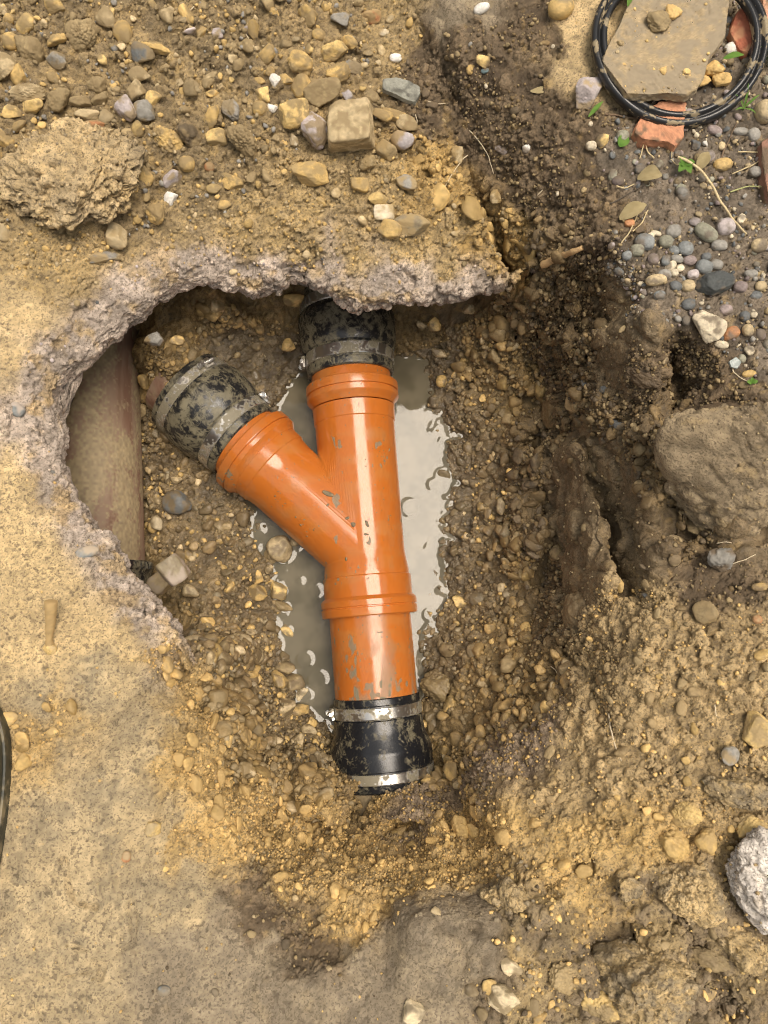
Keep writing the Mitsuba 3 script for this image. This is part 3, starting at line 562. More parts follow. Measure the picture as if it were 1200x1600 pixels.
for z_, t_ in ZONES.items(): COL.setdefault(z_, tuple(np.array(t_[0]) * {'floor': 1.7, 'floory': 1.45, 'sandy': 1.2}.get(z_, 1.0)))
def tint(v, n, base, rng, dirt=None, dirt_amount=.4, grain=1.0):
    o = rng.random(3) * 9
    k = 1 + grain * (.50 * (fbm(v * 120 + o, 3) - .5) + .5 * (vnoise(v * 520 + o) - .5))
    c = np.asarray(base) * rng.uniform(.88, 1.12) * k[:, None]
    if dirt is not None:
        m = sstep(.62 - .5 * dirt_amount, .80 - .5 * dirt_amount, fbm(v * 75 + o, 3))[:, None] * .85
        c = c * (1 - m) + np.asarray(dirt) * m
    return np.clip(c, .006, .9)
def frame(n, ang, lean=.6):
    """Axes of a thing lying on a surface with normal n, its long side turned by ang in the picture."""
    up = np.array([0, 0, 1]) * (1 - lean) + n * lean; up /= np.linalg.norm(up)
    a = np.array([math.cos(ang), math.sin(ang), 0]); a -= up * (a @ up); a /= np.linalg.norm(a)
    return np.stack([a, np.cross(up, a), up], 1)
def stone_mesh(rng, kind, sub, size, p, n, ang, lean=.6, sink=.35):
    v = blob(rng, kind, sub)
    if kind in ('angular', 'clod', 'lump'):
        q = trimesh.transformations.random_rotation_matrix(rng.random(3))[:3, :3]; v = v @ q.T
    v = v / np.abs(v).max(0) * (np.asarray(size) / 2)
    F = frame(n, ang, lean)
    return v @ F.T + p + F[:, 2] * size[2] * (.5 - sink), ICO[sub].faces
stones_in_water = []
ZW = -.473
LUMPS = []
placed = []                                            # (x, y, radius) of the stones that have been placed one by one
def put(u, v, w, h, col, kind='angular', label=None, cat='stone', key='stone', ang=0, sub=None, tall=.7, sink=.35, wet=0., dirt=None, da=.35, group=None, lean=.6, z0=None, local=False, zone=None):
    rng = np.random.default_rng(int(u * 7919 + v * 104729) % 2 ** 31)
    p, n = surface_at(u, v, z0)
    m = mpp(u, v, p[2])
    big = max(w, h)
    if sub is None: sub = 2 if big < 17 else 3 if big < 48 else 4 if big < 120 else 5
    size = np.array([w, h, min(w, h) * tall]) * m
    vv, f = stone_mesh(rng, kind, sub, size, p, n, math.radians(ang) + rng.normal(0, .12), lean, sink)
    base = COL[col] if isinstance(col, str) else col
    if dirt is not None and not isinstance(dirt, tuple):
        zt = zones_at(p[None])[0][0]; dirt = (zt[:3] + zt[3:6]) / 2
    if local: base = zones_at(p[None])[0][0][:3]
    if (kind == 'lump' or big >= 100) and kind != 'angular':
        f_ = ICO[sub].faces
        if sub < 5 and big >= 40: vv, f_, _ = refine(vv, f_, [], np.full(len(vv), .0032), 3)
        row = ZTAB[ZNAMES.index(zone)] if zone else zones_at(p[None])[0][0]
        zt = np.repeat(row[None].copy(), len(vv), 0); zt[:, 12] *= .4
        ar = 4 * math.pi * ((size[0] * size[1]) ** .5 / 2) ** 2
        vv, tones = roughen(vv, f_, zt, rng, None, .9, area=ar)
        k = add(key, (vv, f_), 'mat_soil', paint(vv, zt, tones, rng), wet_uv(zt[:, 10]), smooth=True)
        placed.append((p[0], p[1], .5 * min(size[0], size[1])))
        if big >= 100: LUMPS.append((vv, f_, base))
        if label: labels[k] = dict(label=label, category=cat)
        return k
    c = tint(vv, None, base, rng, COL[dirt] if isinstance(dirt, str) else dirt, da)
    placed.append((p[0], p[1], .5 * min(size[0], size[1])))
    lab = dict(label=label, category=cat) if label else None
    if lab and group: lab['group'] = group
    k = add(key, (vv, f), 'mat_stone', c, wet_uv(np.full(len(vv), wet)), smooth=True)
    if lab: labels[k] = lab
    return k

# the rubble heap above the hole, stone by stone: u, v, w, h, colour, kind, angle, label
R = 'rubble_stone'
HEAP = [(87,13,30,28,'ochre','angular',0,'ochre stone at the top edge, second from the upper left corner'),(16,32,15,15,'ochre','pebble',0,'small round ochre stone near the upper left corner'),(18,65,24,24,'ochre','pebble',0,'smooth rounded ochre stone at the left edge near the top'),
 (91,67,33,24,'ochre','angular',0,'flat-topped ochre stone beside a brown clod at the upper left'),(132,60,50,56,'brown','clod',60,'large ochre brown clod between two stones at the upper left'),(93,96,33,28,'grey','angular',-10,'greyish white angular stone among ochre ones at the upper left'),
 (52,82,44,44,'brown','clod',0,'brown clod at the upper left below a round ochre stone'),(28,117,25,33,'ochre','angular',0,'upright ochre stone at the left edge beside a long tan clod'),(5,110,40,54,'tan','angular',80,'tan stone cut by the left edge of the view'),
 (50,145,70,32,'tan','clod',12,'long tan clod at the left edge below the ochre stones'),(92,163,44,38,'brown','clod',0,'rounded brown lump right of a light ochre stone at the left'),(54,168,38,25,'yellow','angular',-25,'light ochre faceted stone just above the big sandy boulder'),
 (20,176,30,22,'yellow','angular',10,'pale yellow stone at the left edge above the big sandy boulder'),(8,222,30,30,'ochre','angular',0,'ochre stone on the left edge beside the big sandy boulder'),(128,162,34,24,'brown','angular',0,'brown stone among the rubble above the big sandy boulder'),
 (138,181,38,18,'tan','angular',8,'flat tan shard just above the big sandy boulder'),(162,157,36,22,'brown','angular',35,'dark brown slanting stone between two lumps above the big boulder'),(153,135,32,30,'brown','clod',0,'crumbly brown lump with dark specks in the left rubble'),
 (195,172,36,34,'pink','angular',0,'pinkish grey stone right above the big sandy boulder'),(227,176,36,32,'grey','angular',0,'grey brown stone right of the pinkish grey one'),(210,145,30,38,'tan','angular',-30,'tan wedge-shaped stone standing in the rubble'),
 (240,155,24,30,'yellow','angular',-40,'narrow yellow stone right of the tan wedge'),(218,118,34,28,'tan','angular',-20,'light tan stone below the dark slate-blue stone'),(222,88,28,38,'slate','angular',60,'dark slate-blue stone in the rubble at the upper left'),
 (245,78,24,66,'ochre','angular',75,'long ochre slab lying beside the dark slate-blue stone'),(160,95,14,15,'yellow','angular',0,'tiny yellow stone right of the greyish white angular one'),(147,200,32,24,'orange','angular',0,'orange pink stone at the upper edge of the big boulder'),
 (172,211,36,17,'tan','angular',-10,'flat tan chip against the right shoulder of the big boulder'),(130,202,16,16,'pink','angular',0,'small grey pink stone on the rim of the big boulder'),(260,217,38,58,'ochre','clod',80,'tall ochre clod standing right of the big sandy boulder'),
 (212,245,35,46,'tan','angular',60,'tan stone pressed against the right flank of the big boulder'),(340,220,24,32,'yellow','block',-80,'bright yellow blocky stone in the middle of the upper left'),(292,258,24,22,'ochre','pebble',0,'rounded ochre stone below the bright yellow block'),
 (327,262,15,14,'orange','pebble',0,'small orange pebble right of a rounded ochre stone'),(365,287,50,27,'ochre','angular',8,'flat ochre stone on the fine soil above the hole'),(268,277,38,28,'pink','angular',30,'pinkish grey flat stone below the tall ochre clod'),
 (265,310,24,22,'white','angular',60,'white angular chip on the soil above the left rim'),(181,369,40,36,'tan','angular',-30,'tan leaf-shaped stone below the big sandy boulder'),(247,334,36,34,'ochre','clod',0,'crumbly ochre lump between the white chip and the leaf-shaped stone'),
 (185,294,14,12,'yellow','pebble',0,'tiny yellow stone lying on the big sandy boulder'),(378,217,46,50,'brown','clod',0,'large brown clod left of the middle rubble'),(365,175,32,32,'grey','clod',0,'grey brown clod above the large brown clod'),(292,212,42,44,'dark','clod',0,'dark brown clod right of the tall ochre clod'),
 (163,403,56,18,'grey','angular',5,'long grey shard below the leaf-shaped tan stone'),(17,302,22,20,'pink','angular',0,'pinkish grey stone left of the big sandy boulder'),
 (485,30,34,36,'ochre','angular',0,'ochre stone near the top edge left of centre'),(580,28,30,24,'orange','angular',0,'orange brown stone near the top edge above the middle rubble'),(533,32,36,22,'grey','angular',0,'grey stone between two ochre ones near the top edge'),
 (498,57,20,18,'ochre','pebble',0,'small round ochre stone under the grey one near the top'),(525,85,38,48,'yellow','angular',-50,'bright ochre faceted stone right of the middle of the rubble'),(547,70,20,26,'ochre','angular',50,'small ochre stone touching the bright faceted one'),
 (465,102,44,32,'ochre','clod',0,'ochre brown lump in the middle rubble'),(525,120,34,46,'ochre','angular',-60,'slanting ochre stone below the bright faceted one'),(548,108,22,36,'grey','clod',80,'grey brown lump right of the slanting ochre stone'),
 (430,128,16,20,'white','angular',0,'small white chip left of the ochre stone row'),(447,127,19,28,'ochre','angular',80,'narrow ochre stone right of the small white chip'),(468,138,34,38,'ochre','angular',0,'ochre stone left of the tall brown ochre stone'),
 (507,152,50,64,'brown','angular',70,'tall brown ochre stone standing above the square block'),(413,148,24,28,'yellow','angular',0,'yellow crumbly stone at the left end of the stone row'),(407,173,22,26,'ochre','pebble',0,'rounded ochre stone under the yellow crumbly one'),
 (462,178,50,44,'yellow','angular',20,'large ochre stone left of the pinkish white one'),(427,170,14,18,'white','angular',40,'white chip below the narrow ochre stone'),(543,155,22,28,'lilac','angular',0,'lilac grey stone right above the square block'),
 (562,162,16,14,'pink','angular',0,'small pink stone above the right corner of the square block'),(582,157,26,24,'brown','clod',0,'brown lump above right of the square block'),(490,206,46,54,'pink','angular',30,'pinkish white stone touching the square block on its left'),
 (547,207,74,74,'tan','block',4,'large squared tan block in the middle of the rubble heap'),(595,180,22,38,'ochre','angular',70,'upright ochre stone right of the square block'),(614,183,19,50,'ochre','angular',85,'thin ochre sliver standing right of the square block'),
 (634,196,28,38,'tan','angular',70,'tan stone above the dark lilac stone'),(630,219,36,32,'lilac','angular',0,'dark lilac grey stone right of the square block'),(607,236,36,32,'brown','angular',0,'brown stone below right of the square block'),
 (485,272,62,38,'ochre','angular',0,'wide ochre stone below the pinkish white one'),(460,221,14,18,'cream','angular',0,'small cream chip left of the pinkish white stone'),(563,290,30,28,'ochre','angular',-40,'ochre stone below the square block'),
 (578,257,24,32,'brown','clod',80,'brown lump just below the square block'),(593,312,38,20,'yellow','angular',0,'flat yellow stone above the pale wedge'),(601,333,24,34,'cream','block',80,'pale wedge-shaped stone above the concrete edge'),(610,362,34,30,'ochre','angular',-30,'ochre stone below the pale wedge'),
 (643,358,62,38,'clay','angular',0,'flat grey brown stone right of the pale wedge'),(633,288,26,42,'grey','angular',70,'dark grey shard leaning above the flat grey brown stone'),(618,91,12,18,'white','pebble',85,'small smooth white pebble right of the rubble'),(600,53,10,17,'cream','pebble',70,'tiny cream pebble above the smooth white one'),
 (712,245,26,30,'tan','clod',0,'tan lump on the bank right of the rubble'),(785,233,22,18,'pink','angular',0,'small pinkish stone on the dark bank'),(776,307,20,24,'tan','angular',0,'tan stone low on the dark bank'),
 (752,15,15,26,'white','pebble',-60,'white oval pebble at the top right of centre'),(753,98,22,22,'yellow','angular',0,'yellow stone on the dark soil of the plateau'),(735,110,14,14,'ochre','pebble',0,'small ochre pebble on the dark soil of the plateau'),(758,111,13,8,'teal','pebble',0,'tiny teal pebble beside the yellow stone')]
for u, v, w, h, c, kd, a, lab in HEAP:
    put(u, v, w * 1.06, h * 1.06, c, kd, lab, 'clod' if kd in ('clod', 'lump') else 'stone', 'soil_clod' if kd == 'clod' else R, a, dirt='brown' if c not in ('white',) else None, da=.45, tall=.85, sink=.30)
put(120, 285, 250, 212, (.27,.21,.125), 'clod', 'big sandy boulder-sized clod at the upper left, largest lump in view', 'clod', 'soil_clod', -10, zone='boulder', tall=.5, sink=.40, dirt=(.44,.34,.19), da=.6)

# the plateau at the upper right
PLATEAU = [(875,16,40,34,'ochre','pebble',15,'ochre pebble at the top edge left of the black ring'),(943,222,24,22,'yellow','angular',0,'bright yellow stone left of the brick fragment'),(924,229,14,17,'cream','pebble',70,'small cream pebble left of the bright yellow stone'),
 (920,147,46,56,'pink','angular',-50,'pinkish white stone touching the left side of the black ring'),(822,232,12,16,'white','pebble',0,'tiny white pebble on the dark slope'),(972,215,18,18,'greenish','pebble',0,'greenish pebble left of the brick fragment'),(1085,229,18,19,'slate','angular',30,'slate grey pebble right of the brick fragment'),
 (1101,226,10,10,'white','angular',0,'tiny white chip right of the slate grey pebble'),(1128,260,28,20,'ochre','pebble',5,'tan oval pebble on the gravel below the ring'),(1180,270,22,16,'grey','pebble',0,'grey pebble at the right edge of the gravel'),(1175,213,20,20,'grey','pebble',40,'light grey pebble under the grass at the right edge'),
 (1157,207,23,12,'grey','pebble',0,'flat light grey pebble near the right edge'),(1115,205,14,24,'mauve','pebble',70,'mauve upright pebble right of the brick fragment'),(1192,177,32,34,'tan','pebble',0,'tan pebble cut by the right edge'),
 (983,350,15,12,'orange','pebble',0,'small orange tan pebble beside the dry leaf'),(1007,380,30,24,'bluegrey','pebble',-10,'large blue grey pebble at the left of the pebble cluster'),(995,392,21,18,'greenish','pebble',0,'grey green pebble below the large blue grey one'),(979,400,15,15,'bluegrey','pebble',0,'small blue grey pebble at the rim of the plateau'),
 (1052,363,22,20,'grey','pebble',0,'grey pebble at the top of the pebble cluster'),(1040,379,21,19,'greenish','pebble',0,'greenish grey round pebble in the cluster'),(1016,369,11,10,'cream','pebble',0,'tiny cream pebble above the large blue grey one'),(1024,366,9,17,'cream','pebble',85,'thin cream pebble in the cluster'),
 (1102,365,38,22,'greenish','pebble',-40,'long greenish tan pebble on the gravel'),(1132,357,27,26,'pink','pebble',0,'round pinkish tan pebble right of the long one'),(1123,385,24,17,'grey','pebble',0,'grey pebble below the long greenish one'),(1053,393,15,17,'bluegrey','pebble',70,'blue grey pebble in the middle of the cluster'),
 (1070,390,22,24,'bluegrey','pebble',60,'oval blue grey pebble right in the cluster'),(1040,408,13,15,'bluegrey','pebble',0,'dark blue grey pebble low in the cluster'),(1057,405,20,12,'grey','pebble',0,'flat grey pebble low in the cluster'),(1077,408,20,15,'mauve','pebble',0,'mauve grey pebble right of the flat grey one'),
 (1020,407,17,18,'mauve','pebble',0,'mauve tan pebble at the left of the cluster'),(1047,417,20,13,'cream','pebble',30,'cream pebble under the cluster'),(1053,427,12,12,'cream','pebble',0,'round cream pebble under the longer cream one'),(1062,420,12,11,'cream','pebble',0,'small cream pebble right of the other cream ones'),
 (1038,430,21,16,'grey','pebble',-15,'grey pebble left of the cream ones'),(1025,438,31,17,'tan','pebble',5,'tan long pebble below the cluster'),(1055,448,20,15,'slate','pebble',-20,'dark slate pebble below the cluster'),(1075,448,20,18,'tan','pebble',0,'tan brown round pebble beside the dark slate one'),
 (1083,430,17,14,'pink','pebble',0,'pinkish pebble right of the cream ones'),(1098,418,25,21,'bluegrey','pebble',-25,'grey egg-shaped pebble right of the cluster'),(1118,415,16,20,'grey','pebble',60,'grey upright pebble right of the egg-shaped one'),(1103,402,14,12,'slate','pebble',0,'small slate pebble above the egg-shaped one'),
 (1117,448,58,42,'basalt','angular',10,'large rough black stone among the pebbles'),(1157,450,17,20,'mauve','pebble',60,'mauve pebble right of the rough black stone'),(1173,430,20,14,'grey','pebble',0,'grey pebble above the slate one at right'),(1180,463,20,14,'slate','pebble',0,'wet slate pebble at the right edge of the gravel'),
 (1188,448,16,15,'tan','pebble',0,'tan pebble at the right edge of the gravel'),(1075,477,20,18,'slate','pebble',0,'slate pebble below the tan brown round one'),(1030,463,17,14,'bluegrey','pebble',0,'blue grey pebble near the plateau rim'),(1133,485,20,16,'mauve','pebble',0,'mauve pebble above the pale rough stone'),
 (1177,492,11,11,'cream','pebble',0,'tiny cream pebble near the right edge'),(1162,495,16,16,'slate','pebble',0,'shiny slate pebble near the right edge'),(1105,513,46,52,'cream','angular',60,'pale rough flat stone at the lower end of the gravel'),(1142,522,26,20,'orange','pebble',15,'orange red shiny pebble beside the pale rough stone'),
 (1127,538,21,12,'cream','pebble',-10,'cream oval pebble below the pale rough stone'),(1170,547,16,18,'cream','angular',0,'cream chip at the lower end of the gravel'),(1170,585,21,12,'ochre','pebble',15,'tan orange pebble below the gravel'),(1167,517,17,20,'tan','pebble',0,'tan pebble right of the orange red one'),
 (1033,140,46,40,'soil','clod',0,None),(990,20,18,24,'tan','angular',0,'tan stone inside the black ring at its left'),(1144,78,27,19,'white','pebble',10,'white pebble inside the black ring'),(1140,55,16,18,'grey','pebble',0,'grey pebble inside the black ring'),(1136,34,14,12,'slate','pebble',0,'small slate pebble inside the black ring at the right')]
for u, v, w, h, c, kd, a, lab in PLATEAU:
    if lab: put(u, v, w * 1.05, h * 1.05, c, kd, lab, 'pebble' if kd == 'pebble' else 'stone', 'pebble' if kd == 'pebble' else R, a, wet=.35 if kd == 'pebble' else .1, sink=.30, tall=.8, dirt='soil', da=.22)

# the trampled lower right corner and the wall
LOWER = [(1170,1288,54,42,'yellow','clod',10,'yellow lump above the white rock at the right'),(1073,1270,50,42,'yellow','clod',0,'yellow clod among the crumbs at the lower right'),(1050,1323,62,60,'ochre','clod',20,'large ochre clod below the yellow one at the lower right'),(1105,1307,38,42,'ochre','clod',0,'ochre clod left of the yellow lump'),
 (1077,1392,116,92,'clay','lump',0,'big grey brown clod left of the white rock'),(977,1387,58,38,'clay','lump',0,'flat grey clod left of the big grey brown one'),(1015,1530,172,160,'clay','lump',10,'very large smooth mud lump at the bottom right'),(945,1572,72,52,'yellow','clod',5,'yellow lump at the foot of the very large mud lump'),
 (1163,1490,80,112,'clay','lump',70,'muddy clod below the white rock'),(1108,1495,34,92,'brown','clod',80,'narrow brown clod between the mud lump and the muddy clod'),(1155,1250,60,112,'clay','lump',80,'grey brown upright clod above the yellow lump'),
 (790,1555,54,50,'pale','angular',20,'pale tan stone at the bottom right of centre'),(643,1575,40,42,'pale','angular',-30,'pale heart-shaped stone at the bottom edge'),(797,1510,26,40,'pale','angular',75,'pale pinkish stone above the pale tan one'),(765,1540,24,26,'ochre','angular',0,'small ochre stone left of the pale tan one'),
 (1187,1137,48,62,'yellow','angular',-30,'yellow faceted rock at the right edge'),(1102,960,38,38,'brown','angular',0,'brown flat stone on the right bank'),(1055,847,22,42,'tan','angular',75,'tan upright stone in the crevice at the right'),(1053,873,19,20,'tan','pebble',0,'tan stone below the upright one in the crevice'),
 (1088,823,28,52,'brown','angular',75,'brown pointed stone under the smooth clay block'),(1123,872,42,42,'grey','clod',0,'grey lump below the smooth clay block'),(1188,917,28,13,'ochre','pebble',0,'tan oval stone at the right edge below the clay block'),(1182,968,16,14,'orange','pebble',0,'small orange tan stone at the right edge'),
 (1072,715,70,62,'brown','clod',70,'rounded brown clod at the left nose of the clay block'),(960,662,15,16,'slate','pebble',0,'small slate pebble stuck in the dark wall'),(969,667,13,20,'slate','pebble',70,'dark slate pebble stuck in the dark wall beside another'),(1013,933,14,24,'slate','angular',80,'dark blue chip below the smeared clay'),
 (914,598,13,14,'bluegrey','pebble',0,'blue grey pebble stuck high in the wall'),(946,610,13,18,'slate','pebble',80,'slate pebble stuck under the clay ledge'),(1145,370,8,8,'tan','pebble',0,None),(1008,1165,28,22,'grey','angular',0,None),(1140,1180,30,28,'grey','angular',30,'grey angular stone left of the yellow faceted rock'),
 (805,1405,50,60,'clay','lump',80,'grey mud lump on the ridge at the bottom'),(775,1400,36,50,'clay','lump',70,'small grey mud lump left of the bigger one on the ridge'),(722,1298,34,44,'ochre','clod',70,'ochre lump on the crumbly slope below the pipe'),(742,1300,20,32,'yellow','angular',75,'bright yellow chip on the crumbly slope'),
 (723,1335,16,16,'ochre','clod',0,'small ochre lump under the bright yellow chip'),(257,1547,15,21,'bluegrey','pebble',80,'smooth blue grey pebble pressed into the mud at the bottom left'),(83,1143,20,17,'yellow','angular',0,'yellow stone in the sand at the left'),(198,1338,13,17,'orange','pebble',0,'orange pebble in the sand at the lower left'),
 (136,863,36,18,'bluegrey','pebble',14,'blue grey flat pebble set in the concrete edge at the left'),(27,640,20,24,'bluegrey','pebble',60,'blue grey pebble set in the concrete at the left edge'),(238,1296,26,26,'yellow','clod',0,'yellow lump on the trodden sand'),(80,1014,24,18,'yellow','clod',0,'yellow lump at the foot of the bone-coloured root')]
for u, v, w, h, c, kd, a, lab in LOWER:
    if lab: put(u, v, w * 1.04, h * 1.04, c, kd, lab, {'clod': 'clod', 'lump': 'clod', 'pebble': 'pebble'}.get(kd, 'stone'), {'clod': 'soil_clod', 'lump': 'soil_clod', 'pebble': 'pebble'}.get(kd, R), a, sink=.45 if w > 60 else .3, tall=.85 if w > 60 else .75, dirt=(.48,.34,.15) if c == 'clay' else 'brown', da=.42, wet=.15, zone='lump' if kd == 'lump' else None)
WALL = [(1158,735,256,240,(.30,.245,.16),'lump',20,'big smooth clay block at the right edge, largest lump of the right side'),(1120,650,90,56,'bank','clod',10,'crumbly lump on top of the smooth clay block'),(868,515,74,90,'wall','clod',60,'brown lump under the dark clay ledge'),
 (1010,590,70,46,'soil','clod',0,'dark crumbly lump beside the hollow under the gravel'),(895,960,80,60,'floory','clod',30,'yellowish lump where the grooves in the wall end'),(860,640,50,60,'wall','clod',0,'brown lump at the foot of the right wall'),(1060,1445,60,36,'clay','lump',10,'muddy lump between the two big mud lumps'),(860,1390,120,44,(.27,.20,.115),'lump',30,'low smooth ridge of mud running up to the right'),
 (940,1310,100,46,(.29,.22,.125),'lump',45,'smeared ochre ridge below the right bank'),(1140,1570,70,50,'mudrough','lump',0,'muddy lump near the bottom right corner'),(880,1530,60,50,'mudrough','clod',0,'crumbly lump left of the very large mud lump')]
for u, v, w, h, c, kd, a, lab in WALL:
    put(u, v, w, h, c, kd, lab, 'clod', 'soil_clod', a, sink=.38 if w > 200 else .58, tall=.46 if w > 200 else .55, dirt='bank' if w > 200 else None, da=.15, wet=.25, lean=.85, local=w < 200, zone='block' if w > 200 else None)
put(1192, 1388, 180, 128, (.60,.575,.535), 'lump', 'white and grey rough rock at the right edge', 'rock', 'white_rock', -62, tall=.8, sink=.25, zone='whiterock')

# the floor of the hole
FLOOR = [(640,796,27,27,'wet','clod',0,'round muddy ball in the puddle right of the junction'),(690,745,33,22,'wet','angular',15,'wet brown stone at the shore of the bright puddle'),(676,760,19,17,'brown','angular',0,'small brown stone left of the wet one in the puddle'),(720,941,30,20,'yellow','angular',10,'bright yellow stone on the right floor'),
 (280,785,44,38,'slate','angular',0,'dark blue grey stone left of the side branch'),(265,890,44,44,'clay','block',40,'square grey clod right of the black collar'),(255,912,30,44,'brown','block',-30,'brown blocky stone below the square grey clod'),(300,925,26,22,'tan','angular',0,'tan stone right of the brown blocky one'),
 (440,862,42,40,'tan','angular',0,'tan stone cluster at the shore below the branch'),(463,850,26,24,'tan','angular',30,'tan stone touching the water below the branch'),(425,868,24,26,'brown','angular',0,'brown stone left of the tan cluster'),(433,925,34,26,'yellow','angular',-40,'yellow stone at the left shore'),(443,950,30,18,'brown','angular',-20,'wet brown flat stone at the left shore'),
 (449,985,24,14,'yellow','angular',-30,'pale yellow stone poking out of the left puddle'),(404,928,32,26,'ochre','angular',0,'ochre stone left of the yellow one at the shore'),(495,925,22,20,'wet','clod',0,'muddy ball in the left puddle beside the collar'),(470,908,12,10,'tan','pebble',0,'tiny tan stone in the left puddle'),
 (476,1085,30,26,'pale','angular',50,'pale yellow angular stone in the left puddle'),(447,1050,36,24,'brown','angular',-20,'brown stone row beside the left puddle'),(432,1062,26,30,'ochre','angular',0,'ochre stone at the foot of the brown stone row'),(455,1068,30,28,'brown','angular',30,'brown stone beside the pale yellow angular one'),(498,1060,28,36,'dark','angular',60,'dark wet stone in the left puddle near the pipe'),
 (478,1030,26,24,'wet','clod',0,'muddy lump in the left puddle'),(444,1105,30,28,'tan','angular',0,'tan stone below the pale yellow angular one'),(466,1110,22,44,'ochre','angular',80,'tall ochre stone at the lower end of the left puddle'),(485,1128,18,16,'ochre','angular',0,'small ochre stone at the lower end of the left puddle'),(484,1143,18,26,'tan','angular',80,'tan stone left of the lower coupling'),
 (462,1160,28,22,'tan','angular',20,'tan stone on the bank left of the lower coupling'),(690,1080,50,60,'floor','clod',60,None),(682,1072,46,56,(.21,.155,.075),'clod',60,'large brown clod right of the lower pipe'),(707,1100,24,30,'ochre','clod',0,'ochre clod below the large brown one'),
 (692,860,30,12,'wet','clod',0,None),(450,540,22,20,'ochre','angular',0,'ochre stone in the water behind the side branch'),(455,470,40,20,'ochre','angular',8,'ochre stone under the concrete lip left of the upper coupling'),(243,530,32,24,'grey','angular',20,'grey stone above the left coupling'),(275,533,24,18,'ochre','angular',0,'ochre stone in the stacked rubble under the lip'),
 (735,487,22,18,'tan','angular',0,'tan stone under the lip right of the upper coupling'),(678,508,20,22,'ochre','angular',0,'ochre stone right of the upper coupling'),(686,555,18,26,'tan','angular',70,'tan wedge at the upper shore of the bright puddle'),(660,508,12,18,'tan','angular',70,'small tan stone beside the upper coupling'),(690,598,16,18,'ochre','pebble',0,'amber stone at the upper shore of the bright puddle'),
 (728,630,12,14,'ochre','angular',0,'small amber chip on the right floor'),(670,960,20,18,'ochre','angular',0,'small ochre stone right of the lower collar')]
for u, v, w, h, c, kd, a, lab in FLOOR:
    if lab: put(u, v, w * 1.08, h * 1.08, c, kd, lab, 'clod' if kd in ('clod', 'lump') else 'stone', 'soil_clod' if kd == 'clod' else 'floor_stone', a, sink=.2, tall=.85, wet=.55, dirt='wet', da=.35)
# ------------------------------------------------------------------ the puddle: murky water, drawn up a little where it meets the shore
def water_mesh():
    st = .0028
    gx, gy = np.arange(-.36, .20, st), np.arange(-.24, .56, st)
    X, Y = np.meshgrid(gx, gy, indexing='ij'); x, y = X.ravel(), Y.ravel()
    d, i = gtree.query(np.stack([x, y], 1), k=3, workers=-1)
    w = 1 / (d + 1e-4); g = (gv[i, 2] * w).sum(1) / w.sum(1)
    depth = gaussian_filter((ZW - g).reshape(X.shape), .7).ravel()
    near = np.full(len(x), 9.)
    for px, py, r in placed:
        m = (np.abs(x - px) < .03) & (np.abs(y - py) < .03)
        near[m] = np.minimum(near[m], np.hypot(x[m] - px, y[m] - py) - r * .92)
    q = np.stack([x, y, 0 * x], 1)
    z = ZW + .0015 * np.exp(-np.maximum(depth, 0) / .0035) + .0007 * np.exp(-np.maximum(near, 0) / .0022) + .0006 * (fbm(q * 30, 2, 91) - .5)
    f = grid_faces(len(gx), len(gy)); ok = depth > -.004
    f = f[ok[f].any(1)]; u = np.unique(f); new = np.zeros(len(x), int); new[u] = np.arange(len(u))
    return np.stack([x, y, z], 1)[u], new[f]
scene['mat_water'] = {'type': 'twosided', 'b': {'type': 'principled', 'base_color': mikit.proc(lambda p, n, uv: mikit.mix(mi.Color3f(.105, .092, .060), mi.Color3f(.15, .13, .088), mikit.smoothstep(.3, .7, mikit.fbm(p.x * 26, p.y * 26, 3.0, octaves=3)))),
                      'roughness': 0.045, 'specular': 0.42}}
wv, wf = water_mesh()
add('water', (wv, wf), 'mat_water', smooth=True, label='murky grey brown puddle around the pipe on the floor of the hole', category='water', kind='structure')

